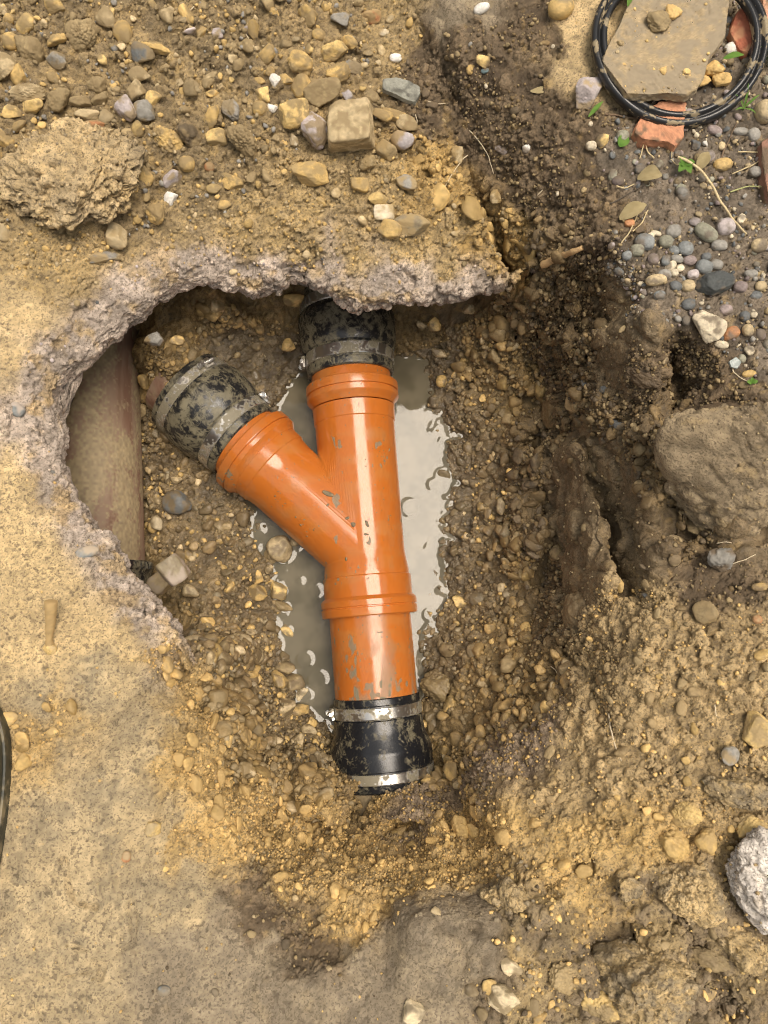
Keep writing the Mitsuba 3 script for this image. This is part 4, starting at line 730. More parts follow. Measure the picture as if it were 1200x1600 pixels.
# ------------------------------------------------------------------ rubble, clods, crumbs and gravel spread over the soils they belong to
# zone: (kind, shape, diameters in mm, number per square metre, colours, wetness, height of the stone over its width)
SPREAD = {
 'rubble': [('rubble_stone','angular',(11,42),700,('ochre','tan','ochre','brown','yellow','tan','brown','pink'),.05,.8), ('soil_clod','clod',(10,40),520,('brown','brown','tan','ochre'),.05,.75), ('grit','angular',(5,11),3000,('ochre','tan','brown','brown','grey'),.05,.8)],
 'finer': [('rubble_stone','angular',(9,20),160,('ochre','tan','brown','ochre'),.05,.8), ('soil_clod','clod',(10,26),260,('brown','ochre','tan'),.05,.7), ('grit','clod',(3.5,9),4200,('ochre','brown','tan','ochre'),.05,.8)],
 'cake': [('soil_clod','clod',(14,52),520,('cake','cake','ochre'),.08,.55), ('grit','clod',(4,12),2600,('cake','ochre','brown'),.08,.8)],
 'floor': [('floor_stone','angular',(13,38),900,('floor','floor','tan','ochre','brown','clay'),.6,.85), ('soil_clod','angular',(12,36),420,('floor','floor','wet'),.6,.8), ('grit','angular',(5,13),3800,('floor','ochre','brown','wet'),.6,.85)],
 'floory': [('floor_stone','angular',(13,42),800,('floory','floory','ochre','tan','brown'),.35,.85), ('soil_clod','angular',(12,44),560,('floory','floory','brown'),.35,.8), ('grit','angular',(5,13),3400,('floory','floory','brown'),.35,.85)],
 'wetmud': [('soil_clod','clod',(8,34),520,('wet','wet','wetmud'),.9,.7), ('grit','clod',(4,10),2600,('wet','wetmud','floor'),.9,.8), ('floor_stone','angular',(9,28),330,('brown','brown','wet','tan'),.75,.9)],
 'wall': [('soil_clod','clod',(9,40),1100,('wall','wall','soil','brown'),.2,.8), ('grit','clod',(4,11),4600,('wall','brown','soil'),.2,.8)],
 'smear': [('soil_clod','clod',(7,20),40,('wall','brown'),.3,.6), ('grit','clod',(3,6),350,('brown','wall','tan'),.2,.7)],
 'soil': [('soil_clod','clod',(8,26),320,('soil','soil','wall','brown'),.05,.7), ('grit','clod',(3,8),6200,('soil','brown','wall','brown'),.05,.8), ('pebble','pebble',(6,13),60,('grey','cream','tan'),.2,.8)],
 'bank': [('soil_clod','clod',(6,28),800,('bank','bank','brown','ochre'),.05,.7), ('grit','clod',(2.6,8),8200,('bank','bank','brown','sandy'),.05,.8)],
 'gravel': [('pebble','pebble',(8,24),1300,('grey','bluegrey','mauve','tan','slate','greenish','cream','brown','pink'),.3,.8), ('grit','pebble',(4,9),5200,('grey','mauve','tan','slate','brown','cream','soil'),.25,.8), ('grit','clod',(3,8),3000,('soil','brown'),.05,.8)],
 'sandy': [('soil_clod','clod',(8,32),620,('sandy','sandy','cake','ochre'),.03,.6), ('grit','clod',(2.6,7),6500,('sandy','sandy','cake','sandy','brown'),.03,.7)],
 'sand': [('grit','clod',(2,5),1600,('sand','sand','yellow','dust'),.02,.7)],
 'dust': [('grit','clod',(2,6),900,('dust','sandy','yellow','brown'),.02,.7)],
 'mud': [('soil_clod','clod',(7,18),25,('mud','sandy','tan'),.2,.5), ('grit','clod',(2.5,6),600,('mud','mud','sandy','soil'),.15,.7)],
 'mudrough': [('soil_clod','clod',(9,40),420,('mud','clay','sandy','brown','sandy'),.15,.65), ('grit','clod',(3,9),4400,('mud','sandy','yellow','soil'),.1,.8)],
 'lime': [('soil_clod','clod',(6,20),420,('lime','brown','floory'),.1,.7), ('grit','clod',(3,8),4500,('lime','brown','sandy','floory'),.1,.8)],
 'concrete': [('rubble_stone','angular',(6,15),110,('grey','pink','slate'),.05,.6), ('grit','angular',(3,7),1500,('concrete','concrete','pink','sandy'),.03,.7)],
}
WORD = {'ochre':'ochre','tan':'tan','brown':'brown','grey':'grey','pink':'pinkish grey','cake':'ochre','lime':'pale grey','floor':'wet brown','floory':'yellowish brown','clay':'grey brown','wet':'dark wet','wetmud':'dark wet','wall':'dark brown','soil':'dark','bank':'light brown','cream':'cream','bluegrey':'blue grey','mauve':'mauve','slate':'slate grey','greenish':'greenish grey','sandy':'sandy yellow','yellow':'yellow','mud':'grey brown','sand':'sandy','dust':'dusty'}
LAND = [(122,282,'big sandy boulder-sized clod'),(547,207,'squared tan block'),(340,220,'bright yellow block'),(222,88,'slate-blue stone'),(626,140,'slate shard'),(485,272,'wide ochre stone'),(601,333,'pale wedge'),(181,369,'leaf-shaped tan stone'),(365,287,'flat ochre stone'),
 (525,85,'bright faceted ochre stone'),(195,172,'pinkish grey stone'),(50,145,'long tan clod'),(87,13,'ochre stone at the top edge'),(265,310,'white chip'),(643,358,'flat grey brown stone'),(870,420,'thick root stub'),(752,15,'white oval pebble'),(753,98,'yellow stone on the plateau'),
 (1060,64,'black ring'),(1035,205,'brick fragment'),(920,147,'pinkish white stone'),(943,222,'bright yellow stone'),(1117,448,'rough black stone'),(1105,513,'pale rough stone'),(1102,365,'long greenish pebble'),(1007,380,'large blue grey pebble'),(1128,260,'tan oval pebble'),(1142,522,'orange red pebble'),(1195,260,'red brown brick'),
 (1150,728,'smooth clay block'),(868,515,'brown lump in the wall'),(1072,715,'clay block nose'),(895,960,'yellowish lump in the wall'),(1187,1137,'yellow faceted rock'),(1102,960,'brown flat stone'),(961,1150,'thick white rootlet'),(1180,1388,'white rock'),(1015,1530,'very large mud lump'),(1077,1392,'big grey brown clod'),
 (1050,1323,'large ochre clod'),(790,1555,'pale tan stone'),(643,1575,'heart-shaped stone'),(690,1440,'grey trodden mud'),(722,1298,'ochre lump on the slope'),(88,975,'bone-coloured root'),(136,863,'blue grey flat pebble'),(257,1547,'pebble in the mud'),(83,1143,'yellow stone in the sand'),(198,1338,'orange pebble in the sand'),
 (545,520,'upper coupling'),(330,640,'left coupling'),(595,1150,'lower coupling'),(581,948,'lower orange collar'),(550,630,'upper orange collar'),(450,790,'orange side branch'),(590,1030,'lower orange pipe'),(280,785,'blue grey floor stone'),(265,890,'square grey clod'),(640,796,'muddy ball'),(720,941,'yellow floor stone'),(682,1072,'large brown floor clod'),(443,862,'tan stone cluster'),(476,1085,'pale yellow floor stone'),(150,760,'old clay pipe')]
LANDP = np.array([l[:2] for l in LAND], float)
def where(p):
    """Where a scattered stone lies: which way from the nearest thing that is easy to find."""
    q = p - EYE; u = 600 + FPX * q[0] / (q @ FWD); v = 800 - FPX * (q @ UPV) / (q @ FWD)
    d = np.array([u, v]) - LANDP; k = int(np.argmin(np.hypot(d[:, 0], d[:, 1]))); dx, dy = d[k]; r = math.hypot(dx, dy)
    w8 = ['right of', 'below right of', 'below', 'below left of', 'left of', 'above left of', 'above', 'above right of'][int(round(math.atan2(dy, dx) / (math.pi / 4))) % 8]
    return ('just ' if r < 45 else 'close ' if r < 80 else 'further ' if r < 130 else 'well ', w8 + ' the ' + LAND[k][2], r)
NOUN = {'rubble_stone': ('stone', 'angular stone'), 'floor_stone': ('stone', 'angular stone'), 'soil_clod': ('clod', 'soil clod'), 'pebble': ('pebble', 'rounded pebble')}
VAR = {(k, s): [blob(np.random.default_rng(900 + 31 * a), k, s) for a in range(24)] for k in ('angular', 'clod', 'pebble') for s in (1, 2)}
TINY = [blob(np.random.default_rng(500 + a), 'clod', 1) for a in range(12)]
OCTA = trimesh.creation.icosphere(subdivisions=0)
placed += [(*at(597, v_, -.34)[:2], .088) for v_ in (1130, 1165, 1200)]        # nothing lies on the lower coupling
ptree = cKDTree([q[:2] for q in placed])
def spread():
    rng = np.random.default_rng(77)
    V = np.vstack([gv[gsee], sv[ssee]]); N = np.vstack([gn[gsee], sn[ssee]]); Z = np.r_[gzi[gsee], szi[ssee]]
    area = STEP ** 2 / np.clip(N[:, 2], .33, 1)
    clump = np.clip(1.9 * sstep(.34, .66, fbm(V * 26, 3, 81)) + .25, 0, 2)
    out = {}
    for zname, rows in SPREAD.items():
        idx = np.nonzero(Z == ZNAMES.index(zname))[0]
        if not len(idx): continue
        for kind, shape, (a, b), dens, cols, wet, tall in rows:
            pick = idx[rng.random(len(idx)) < dens * area[idx] * (clump[idx] if kind == 'grit' else 1)]
            for i in pick:
                s = (a * b / (a + (b - a) * (1 - rng.random() ** 1.3))) * 1e-3 if False else 1e-3 * a * (b / a) ** (rng.random() ** 1.7)
                out.setdefault(kind, []).append((s, V[i], N[i], shape, cols[rng.integers(len(cols))], wet, tall, rng.integers(1 << 30)))
    return out
def scattered(item, sub):
    s, p, n, shape, col, wet, tall, seed = item
    rng = np.random.default_rng(seed)
    v = (VAR[shape, sub] if sub else None)[rng.integers(24)]
    if shape != 'pebble': v = v @ trimesh.transformations.random_rotation_matrix(rng.random(3))[:3, :3].T
    size = s * np.array([1, rng.uniform(.62, .95), rng.uniform(.75, 1.1) * tall * .8])
    v = v / np.abs(v).max(0) * size / 2
    F = frame(n, rng.random() * 6.28, .75)
    sink = rng.uniform(.18, .45)
    v = v @ F.T + p + F[:, 2] * size[2] * (.5 - sink)
    base = np.array(COL[col]) * rng.uniform(.62, 1.38)
    zt = zones_at(p[None])[0][0] if sub > 1 else None
    return v, tint(v, None, base, rng, None if zt is None else (zt[:3] + zt[3:6]) / 2, .42, grain=.9), wet
SP = spread()
rng_ = np.random.default_rng(99)
for v_, f_, c_ in LUMPS:                                     # crumbs cling to the big lumps as well
    n_ = normals(v_, f_); up = np.nonzero(n_[:, 2] > .25)[0]
    size_ = np.ptp(v_[:, :2], axis=0).prod()
    for i in rng_.choice(up, min(len(up), int(size_ * 2500))):
        SP['grit'].append((rng_.uniform(2.2, 6.5) * 1e-3, v_[i], n_[i], 'clod', ('brown', 'mud', 'bank', 'dust', 'bank')[rng_.integers(5)], .1, .8, 0))
LIMIT = {'rubble_stone': 210, 'floor_stone': 255, 'soil_clod': 235, 'pebble': 225}
stuff_v, stuff_f, stuff_c, stuff_w = [], [], [], []
FAMILY = {}
def to_stuff(v, f, c, w):
    stuff_f.append(f + sum_v[0]); sum_v[0] += len(v); stuff_v.append(v); stuff_c.append(c); stuff_w.append(np.full(len(v), w))
sum_v = [0]
KEEP_OUT = np.array([q[:2] for q in placed]); KEEP_R = np.array([q[2] for q in placed])
for kind, items in SP.items():
    if kind == 'grit': continue
    P = np.array([it[1] for it in items]); S = np.array([it[0] for it in items])
    d, i = ptree.query(P[:, :2]); free = d > KEEP_R[i] * 1.05 + .35 * S
    items = [it for it, ok in zip(items, free) if ok]
    items.sort(key=lambda it: -it[0] / (CAM_H - it[1][2]))
    for k, it in enumerate(items):
        if k < LIMIT[kind]:
            v, c, w = scattered(it, 2)
            size_word = 'large ' if it[0] > .027 else 'small ' if it[0] < .013 else ''
            near, place, r = where(it[1])
            key = add(kind, (v, ICO[2].faces), 'mat_stone', c, wet_uv(np.full(len(v), w)), smooth=True)
            FAMILY.setdefault((f"{size_word}{WORD[it[4]]} {NOUN[kind][1]}", place), []).append((r, near, key, NOUN[kind][0]))
        else:
            v, c, w = scattered(it, 2 if it[0] > .019 else 1); to_stuff(v, ICO[2 if it[0] > .019 else 1].faces, c, w)
def flush(name, label, cat):
    if stuff_v:
        v = np.vstack(stuff_v)
        add(name, (v, np.vstack(stuff_f)), 'mat_stone', np.vstack(stuff_c), wet_uv(np.concatenate(stuff_w)), smooth=True, label=label, category=cat, kind='stuff')
    for l in (stuff_v, stuff_f, stuff_c, stuff_w): l.clear()
    sum_v[0] = 0
ORDER = ['nearest', 'second', 'third', 'fourth', 'fifth', 'sixth', 'seventh', 'eighth', 'ninth', 'tenth', 'eleventh', 'twelfth', 'thirteenth', 'fourteenth', 'fifteenth', 'sixteenth', 'seventeenth', 'eighteenth', 'nineteenth', 'twentieth']
GROUP = {'clod': 'loose soil clods in and around the hole', 'stone': 'loose stones in and around the hole', 'pebble': 'pebbles on the plateau and in the soil'}
for (what, place), members in FAMILY.items():
    for i, (r, near, key, noun) in enumerate(sorted(members)):
        labels[key] = {'label': f"{near if len(members) == 1 else ''}{what} {place}" if False else (f"{what} {near}{place}" if len(members) == 1 else f"{ORDER[min(i, 19)]} {what} {place}"), 'category': noun, 'group': GROUP[noun]}
flush('loose_rubble', 'countless smaller stones and clods lying about the hole and its floor', 'rubble')
def grit(items):
    """Crumbs a few millimetres wide, all at once."""
    rng = np.random.default_rng(5); m = len(items)
    s = np.array([it[0] for it in items]); p = np.array([it[1] for it in items]); n = np.array([it[2] for it in items])
    col = np.array([COL[it[4]] for it in items]) * rng.uniform(.74, 1.22, (m, 1)); wet = np.array([it[5] for it in items])
    small = s < .0068
    for sel, base, faces in ((small, [OCTA.vertices.view(np.ndarray) * np.random.default_rng(a).uniform(.7, 1.2, (12, 1)) for a in range(16)], OCTA.faces), (~small, [VAR[k, 1][a] for k in ('clod', 'angular') for a in range(24)], ICO[1].faces)):
        idx = np.nonzero(sel)[0]; B = np.array(base)[rng.integers(len(base), size=len(idx))]
        q = rng.normal(size=(len(idx), 4)); q /= np.linalg.norm(q, axis=1, keepdims=True)
        w, x, y, z = q.T
        Rm = np.stack([1-2*(y*y+z*z), 2*(x*y-w*z), 2*(x*z+w*y), 2*(x*y+w*z), 1-2*(x*x+z*z), 2*(y*z-w*x), 2*(x*z-w*y), 2*(y*z+w*x), 1-2*(x*x+y*y)], 1).reshape(-1, 3, 3)
        V = np.einsum('nij,nkj->nki', Rm, B * rng.uniform(.65, 1.1, (len(idx), 1, 3))) * (s[idx] / 2)[:, None, None] + (p[idx] + n[idx] * (s[idx] * rng.uniform(.0, .35, len(idx)))[:, None])[:, None]
        k = B.shape[1]
        to_stuff(V.reshape(-1, 3), (np.asarray(faces)[None] + (np.arange(len(idx)) * k)[:, None, None]).reshape(-1, 3), np.clip(np.repeat(col[idx], k, 0) * rng.uniform(.85, 1.15, (len(idx) * k, 1)), .006, .9), 0)
        stuff_w[-1] = np.repeat(wet[idx], k)
grit(SP['grit'])
flush('soil_crumbs', 'fine soil crumbs and grit strewn over the ground', 'soil crumbs')
TRI = ( sum(len(meshkit.WRITTEN[d['filename']][1]) for d in scene.values() if d.get('type') == 'ply'), {k: len(v) for k, v in SP.items()})
# ------------------------------------------------------------------ things lying on the plateau and in the soil
def tube(points, radii, sides=8, caps=True):
    p = np.asarray(points, float); t = np.gradient(p, axis=0); t /= np.linalg.norm(t, axis=1, keepdims=True) + 1e-12
    a = np.cross(t, [0.13, 0.31, 0.94]); a /= np.linalg.norm(a, axis=1, keepdims=True) + 1e-12; b = np.cross(t, a)
    th = np.arange(sides) * 2 * np.pi / sides; r = np.broadcast_to(radii, (len(p),))
    v = (p[:, None] + r[:, None, None] * (np.cos(th)[None, :, None] * a[:, None] + np.sin(th)[None, :, None] * b[:, None])).reshape(-1, 3)
    i, j = np.meshgrid(np.arange(len(p) - 1), np.arange(sides), indexing='ij'); j2 = (j + 1) % sides
    q = np.stack([i * sides + j, i * sides + j2, (i + 1) * sides + j2, (i + 1) * sides + j], -1).reshape(-1, 4)
    f = np.vstack([q[:, [0, 1, 2]], q[:, [0, 2, 3]]])
    if caps:
        k = len(v); v = np.vstack([v, p[0], p[-1]]); e = (len(p) - 1) * sides; j = np.arange(sides)
        f = np.vstack([f, np.stack([(j + 1) % sides, j, 0 * j + k], 1), np.stack([e + j, e + (j + 1) % sides, 0 * j + k + 1], 1)])
    return v, f
def lie(pts, lift=.002, n=22, wig=.0015, seed=0):
    """A line on the ground through these photo pixels, followed smoothly (pixel, pixel[, extra height])."""
    P = np.array([surface_at(q[0], q[1])[0] + [0, 0, lift + (q[2] if len(q) > 2 else 0)] for q in pts])
    s = np.r_[0, np.cumsum(np.linalg.norm(np.diff(P, axis=0), axis=1))]; t = np.linspace(0, s[-1], n)
    Q = np.stack([np.interp(t, s, P[:, k]) for k in range(3)], 1)
    Q = np.stack([gaussian_filter1d(Q[:, k], 1.5, mode='nearest') for k in range(3)], 1)
    return Q + wig * np.stack([fbm(Q * 60 + 11 * k + seed, 2, k) - .5 for k in range(3)], 1) * 2
def stick(key, pts, r0, r1, col, label, cat, lift=.002, knots=.25, seed=0, wig=.0015, group=None, n=22):
    Q = lie(pts, lift, n, wig, seed)
    r = np.linspace(r0, r1, len(Q)) * (1 + knots * (fbm(Q * 90 + seed, 2) - .5) * 2)
    v, f = tube(Q, r)
    c = tint(v, None, COL[col] if isinstance(col, str) else col, np.random.default_rng(seed + 3), grain=.8)
    lab = dict(label=label, category=cat)
    if group: lab['group'] = group
    add(key, (v, f), 'mat_stone', c, wet_uv(np.full(len(v), .1)), smooth=True, **lab)
ROOTC, STRAW, TWIG = (.50,.36,.20), (.52,.42,.24), (.17,.115,.07)
stick('root', [(832,447,.075),(846,436,.055),(868,419,.035),(888,406,.020),(908,394,.008)], .0062, .0040, (.50,.33,.16), 'thick pale orange root stub sticking out of the dark bank', 'root', lift=.006, seed=1)
stick('root', [(97,938,.030),(94,952,.024),(86,975,.012),(80,1000,.002),(78,1014,-.006)], .0085, .0052, (.42,.29,.13), 'bone-coloured root stub standing up in the sand at the left', 'root', lift=.004, seed=2, knots=.4)
for k, (pts, lab) in enumerate([([(950,1112),(953,1140),(961,1168),(972,1192)], 'white rootlet hanging on the right bank, the thickest of the rootlets there'), ([(858,1040),(868,1047),(874,1060),(884,1066)], 'thin white rootlet above the grey concrete lump at the right'), ([(872,1086),(890,1096),(902,1104),(916,1112)], 'thin white rootlet below another at the lower right wall'),
    ([(1138,884),(1155,878),(1170,872),(1181,866)], 'thin pale rootlet below the smooth clay block'), ([(1118,849),(1132,846),(1145,850)], 'short pale rootlet under the edge of the clay block'), ([(668,161),(684,166),(697,163)], 'pale forked rootlet right of the slate shard'), ([(713,187),(735,208),(752,226),(766,255),(772,278)], 'long thin rootlet running down the dark bank'),
    ([(732,242),(716,258),(705,275),(692,300),(683,313)], 'curved pale rootlet on the bank above the ochre caked soil'), ([(648,180),(652,192),(648,205)], 'short curled rootlet right of the rubble heap'), ([(1142,566),(1143,580),(1153,590),(1170,599)], 'thin white root curling at the lower end of the gravel'), ([(832,316),(840,306),(848,297)], 'tiny straw on the dark slope above the root stub'),
    ([(120,165),(128,150)], 'short rootlet in the left rubble'), ([(305,12),(296,20),(290,16)], 'pale rootlet near the top edge left of centre'), ([(385,55),(396,72),(399,80)], 'pale curved rootlet in the upper rubble'), ([(1115,1100),(1118,1120)], 'short dark rootlet on the right bank')]):
    stick('rootlet', pts, .0016 if k == 0 else .0009, .0006, (.62,.52,.36), lab, 'rootlet', lift=.003, seed=10 + k, wig=.002, n=16)
stick('dry_stalk', [(1047,254,.01),(1066,262,.012),(1092,276,.01),(1106,294,.008),(1118,318,.006),(1140,348,.003),(1166,373,.002)], .0022, .0012, STRAW, 'long pale dry stalk bent across the gravel', 'stalk', lift=.006, seed=40)
for k, (pts, lab, c) in enumerate([([(1122,256),(1135,225),(1150,192)], 'brown twig slanting up beside the brick fragment', TWIG), ([(950,322),(980,305),(1008,292)], 'dark twig beside the folded dry leaf', (.09,.07,.05)), ([(1068,250),(1056,262),(1046,250)], 'short dry straw end by the green seedling', STRAW),
    ([(1002,212),(1004,230),(998,252)], 'dry straw hanging from the brick fragment', STRAW), ([(1046,228),(1047,250)], 'upright dry straw below the brick fragment', STRAW), ([(1150,240),(1185,241)], 'thin straw lying across the pebbles at the right', STRAW), ([(1140,275),(1170,262),(1190,250)], 'long thin straw near the right edge', STRAW), ([(1135,303),(1170,292),(1200,296)], 'pale green grass straw at the right edge', (.36,.37,.16)),
    ([(960,293),(975,298),(990,290)], 'short straw on the dark soil of the plateau', STRAW), ([(967,385),(985,360),(1003,318)], 'curved straw beside the dry leaf', STRAW), ([(985,365),(1000,352),(1012,330)], 'thin straw crossing another near the pebble cluster', STRAW), ([(1022,250),(1010,240),(1005,215)], 'thin straw left of the green seedling', STRAW), ([(940,180),(985,186),(1020,196)], 'thin dark straw below the black ring', TWIG), ([(988,92),(990,112),(994,122)], 'thin straw on the muddy tile', STRAW), ([(994,118),(1008,130),(1018,138)], 'faint straw on the lower part of the muddy tile', STRAW)]):
    stick('straw' if c is not TWIG else 'twig', pts, .0011 if c is not TWIG else .0016, .0007, c, lab, 'straw' if c is not TWIG else 'twig', lift=.004, seed=60 + k, wig=.002, n=14)

def slab_piece(key, poly, z_top, thick, col, label, cat, seed=0, rough=.0022, cell=.0045, tilt=(0, 0), lab=True, dirt=None, da=.4, wet=.1):
    rng = np.random.default_rng(seed)
    P = np.array([at(u, v, z_top)[:2] for u, v in poly])
    m = trimesh.creation.extrude_polygon(shapely.Polygon(P).buffer(-.0015).buffer(.0015), thick, engine='earcut')
    m = m.subdivide_to_size(cell, max_iter=12); m.merge_vertices(digits_vertex=6)
    v, f = m.vertices.copy(), np.array(m.faces); v[:, 2] += z_top - thick
    c = v.mean(0); v[:, 2] += (v[:, 0] - c[0]) * tilt[0] + (v[:, 1] - c[1]) * tilt[1]
    n = normals(v, f)
    v = v + n * (rough * (2 * (fbm(v * 60 + seed, 3) - .5) + .8 * (vnoise(v * 230 + seed) - .5)))[:, None]
    cc = tint(v, None, COL[col] if isinstance(col, str) else col, rng, COL[dirt] if isinstance(dirt, str) else dirt, da)
    k = add(key, (v, f), 'mat_stone', cc, wet_uv(np.full(len(v), wet)), smooth=True)
    labels[k] = {'label': label, 'category': cat}
    return k
zr = surface_at(1050, 200)[0][2]
slab_piece('stone_tile', [(941,96),(950,72),(968,40),(985,0),(1003,-45),(1145,-45),(1139,10),(1132,58),(1118,78),(1106,96),(1098,126),(1086,143),(1072,150),(1040,148),(1010,150),(978,148),(960,124)], zr + .034, .016, (.36,.275,.16), 'large flat muddy stone tile lying inside the black ring', 'stone tile', 5, .0032, .0035, (0, -.03), dirt=(.27,.22,.15), da=.5)
slab_piece('brick_fragment', [(1020,166),(1030,160),(1052,157),(1073,160),(1069,192),(1068,214),(1056,229),(1043,221),(1005,217),(991,206),(998,188)], zr + .016, .03, (.50,.235,.13), 'terracotta brick fragment under the lower rim of the black ring', 'brick', 6, .0028, .005, dirt='soil', da=.12)
slab_piece('brick_fragment', [(1144,44),(1152,20),(1164,6),(1174,26),(1178,58),(1170,82),(1158,74)], zr + .022, .03, (.40,.13,.07), 'red brick piece leaning inside the ring at its right', 'brick', 7, .0025, .005, (.45, .1), dirt=(.5,.26,.14), da=.3)
slab_piece('brick_fragment', [(1192,-20),(1235,-20),(1235,44),(1206,56),(1193,48)], zr + .02, .03, (.47,.26,.16), 'orange brick piece at the upper right corner outside the ring', 'brick', 8, .003, .005, dirt='soil', da=.3)
slab_piece('brick_fragment', [(1190,222),(1215,204),(1240,210),(1240,306),(1200,306),(1193,262)], zr + .022, .035, (.24,.125,.085), 'dull red brown brick at the right edge beside the gravel', 'brick', 9, .003, .006, dirt='soil', da=.35)
slab_piece('slate_shard', [(598,128),(618,124),(640,127),(656,133),(657,141),(649,157),(634,154),(618,148),(598,142)], surface_at(626, 140)[0][2] + .012, .009, (.27,.265,.22), 'grey green slate shard with a jagged edge right of the rubble heap', 'slate', 10, .0012, .003, (-.15, .1), dirt=(.08,.075,.06), da=.42)
slab_piece('glass_shard', [(1140,564),(1150,558),(1158,566),(1152,576),(1143,573)], surface_at(1149, 567)[0][2] + .006, .004, (.36,.40,.38), 'small pale grey glass-like shard at the lower end of the gravel', 'shard', 11, .0006, .003, (.1, 0), wet=.9)

# black rubber seal ring: two rounded ridges with a groove between them
RC = at(1060, 64, zr + .03)
SEC = np.array([(-.0105,0),(-.0112,.005),(-.0105,.0095),(-.0085,.012),(-.005,.0122),(-.003,.0105),(-.0018,.007),(-.0004,.0055),(.0012,.0075),(.003,.0112),(.0055,.0125),(.009,.011),(.0108,.007),(.0105,.001),(.008,-.001),(-.008,-.001)])
def ring_mesh():
    th = np.arange(180) * 2 * np.pi / 180; R = .1185
    q = np.stack([np.cos(th), np.sin(th), 0 * th], 1)
    wob = 1 + .012 * np.cos(2 * th + .5) + .006 * np.cos(3 * th)
    lift = zr + .022 + .006 * np.sin(th * 2 + 1) + .004 * np.cos(th) + .010 * np.sin(th)
    rr = R * wob[:, None] + SEC[None, :, 0] * 1.08
    v = np.stack([RC[0] + q[:, 0:1] * rr, RC[1] + q[:, 1:2] * rr, lift[:, None] + SEC[None, :, 1] * 1.1], -1).reshape(-1, 3)
    n, k = len(th), len(SEC); i, j = np.meshgrid(np.arange(n), np.arange(k), indexing='ij'); i2, j2 = (i + 1) % n, (j + 1) % k
    f = np.stack([i * k + j, i2 * k + j, i2 * k + j2, i * k + j2], -1).reshape(-1, 4)
    return v, np.vstack([f[:, [0, 1, 2]], f[:, [0, 2, 3]]])
scene['mat_ring'] = {'type': 'twosided', 'b': {'type': 'principled', 'specular': 0.5,
    'base_color': mikit.proc(lambda p, n, uv: mikit.mix(mi.Color3f(.016, .016, .017), mi.Color3f(.27, .215, .13), mikit.smoothstep(0.60, 0.70, mikit.fbm(p.x * 60 + 4, p.y * 60, p.z * 120, octaves=4) + 0.22 * (mikit.noise(p.x * 300, p.y * 300, p.z * 300) - 0.4)))),
    'roughness': mikit.proc(lambda p, n, uv: 0.28 + 0.35 * mikit.smoothstep(0.45, 0.7, mikit.fbm(p.x * 60 + 4, p.y * 60, p.z * 120, octaves=3)))}}
add('rubber_seal_ring', ring_mesh(), 'mat_ring', smooth=True, label='black grooved rubber seal ring lying on the plateau at the upper right', category='seal ring')
for u, v, w, h, c, lab in [(1030,36,46,40,'brown','brown clod on the muddy tile inside the ring'),(1048,22,34,26,'sandy','sandy lump beside the brown clod on the muddy tile'),(1073,112,15,12,'yellow','yellow crumb on the lower right of the muddy tile'),(1036,112,12,14,'ochre','ochre crumb in the middle of the muddy tile'),(969,68,12,10,'brown','small brown crumb near the left edge of the muddy tile')]:
    put(u, v, w, h, c, 'clod', lab, 'clod', 'soil_clod', z0=None if False else zr + .03) if False else None
    q = at(u, v, zr + .036); rng = np.random.default_rng(u); m_ = mpp(u, v, q[2])
    vv, ff = stone_mesh(rng, 'clod', 3, np.array([w, h, min(w, h) * .6]) * m_, q, np.array([0, 0, 1.]), 0, 0, .3)
    k = add('soil_clod', (vv, ff), 'mat_stone', tint(vv, None, COL[c], rng), wet_uv(np.full(len(vv), .1))); labels[k] = {'label': lab, 'category': 'clod'}
for u, v, w, h, lab in [(1112,118,40,34,'sandy lump between the muddy tile and the ring'),(1122,128,34,24,'pale sandy lump inside the ring beside another'),(1095,132,26,22,'small sandy lump at the lower corner of the muddy tile')]:
    put(u, v, w, h, 'sandy', 'clod', lab, 'clod', 'soil_clod', tall=.9, sink=.1)

scene['mat_leaf_green'] = {'type': 'principledthin', 'base_color': mikit.proc(lambda p, n, uv: mikit.mix(mi.Color3f(.11, .24, .045), mi.Color3f(.20, .33, .08), mikit.noise(p.x * 160, p.y * 160, p.z * 160))), 'roughness': 0.5, 'diff_trans': 0.6}
scene['mat_leaf_dry'] = {'type': 'principledthin', 'base_color': mikit.proc(lambda p, n, uv: mikit.mix(mi.Color3f(.30, .235, .12), mi.Color3f(.42, .35, .20), mikit.fbm(p.x * 150, p.y * 150, p.z * 150))), 'roughness': 0.6, 'diff_trans': 0.3}
def leaf(p, ang, L, W, curl, fold, pitch, n=9):
    """A leaf blade with a midrib fold, bent along its length."""
    t = np.linspace(0, 1, n); s = np.linspace(-1, 1, 5)
    w = W * np.sin(np.pi * np.clip(t, .03, .97) ** .85) ** .8
    x = L * t[:, None] + 0 * s; y = w[:, None] * s; z = fold * np.abs(y) + curl * L * np.sin(t[:, None] * 2.6) * .35 + math.tan(pitch) * x + .08 * W * np.sin(9 * t[:, None] + 3 * s)
    v = np.stack([x, y, z], -1).reshape(-1, 3); ca, sa = math.cos(ang), math.sin(ang)
    v = v @ np.array([[ca, -sa, 0], [sa, ca, 0], [0, 0, 1]]).T + p
    i, j = np.meshgrid(np.arange(n - 1), np.arange(4), indexing='ij'); a = (i * 5 + j).ravel()
    return v, np.vstack([np.stack([a, a + 5, a + 6], 1), np.stack([a, a + 6, a + 1], 1)])
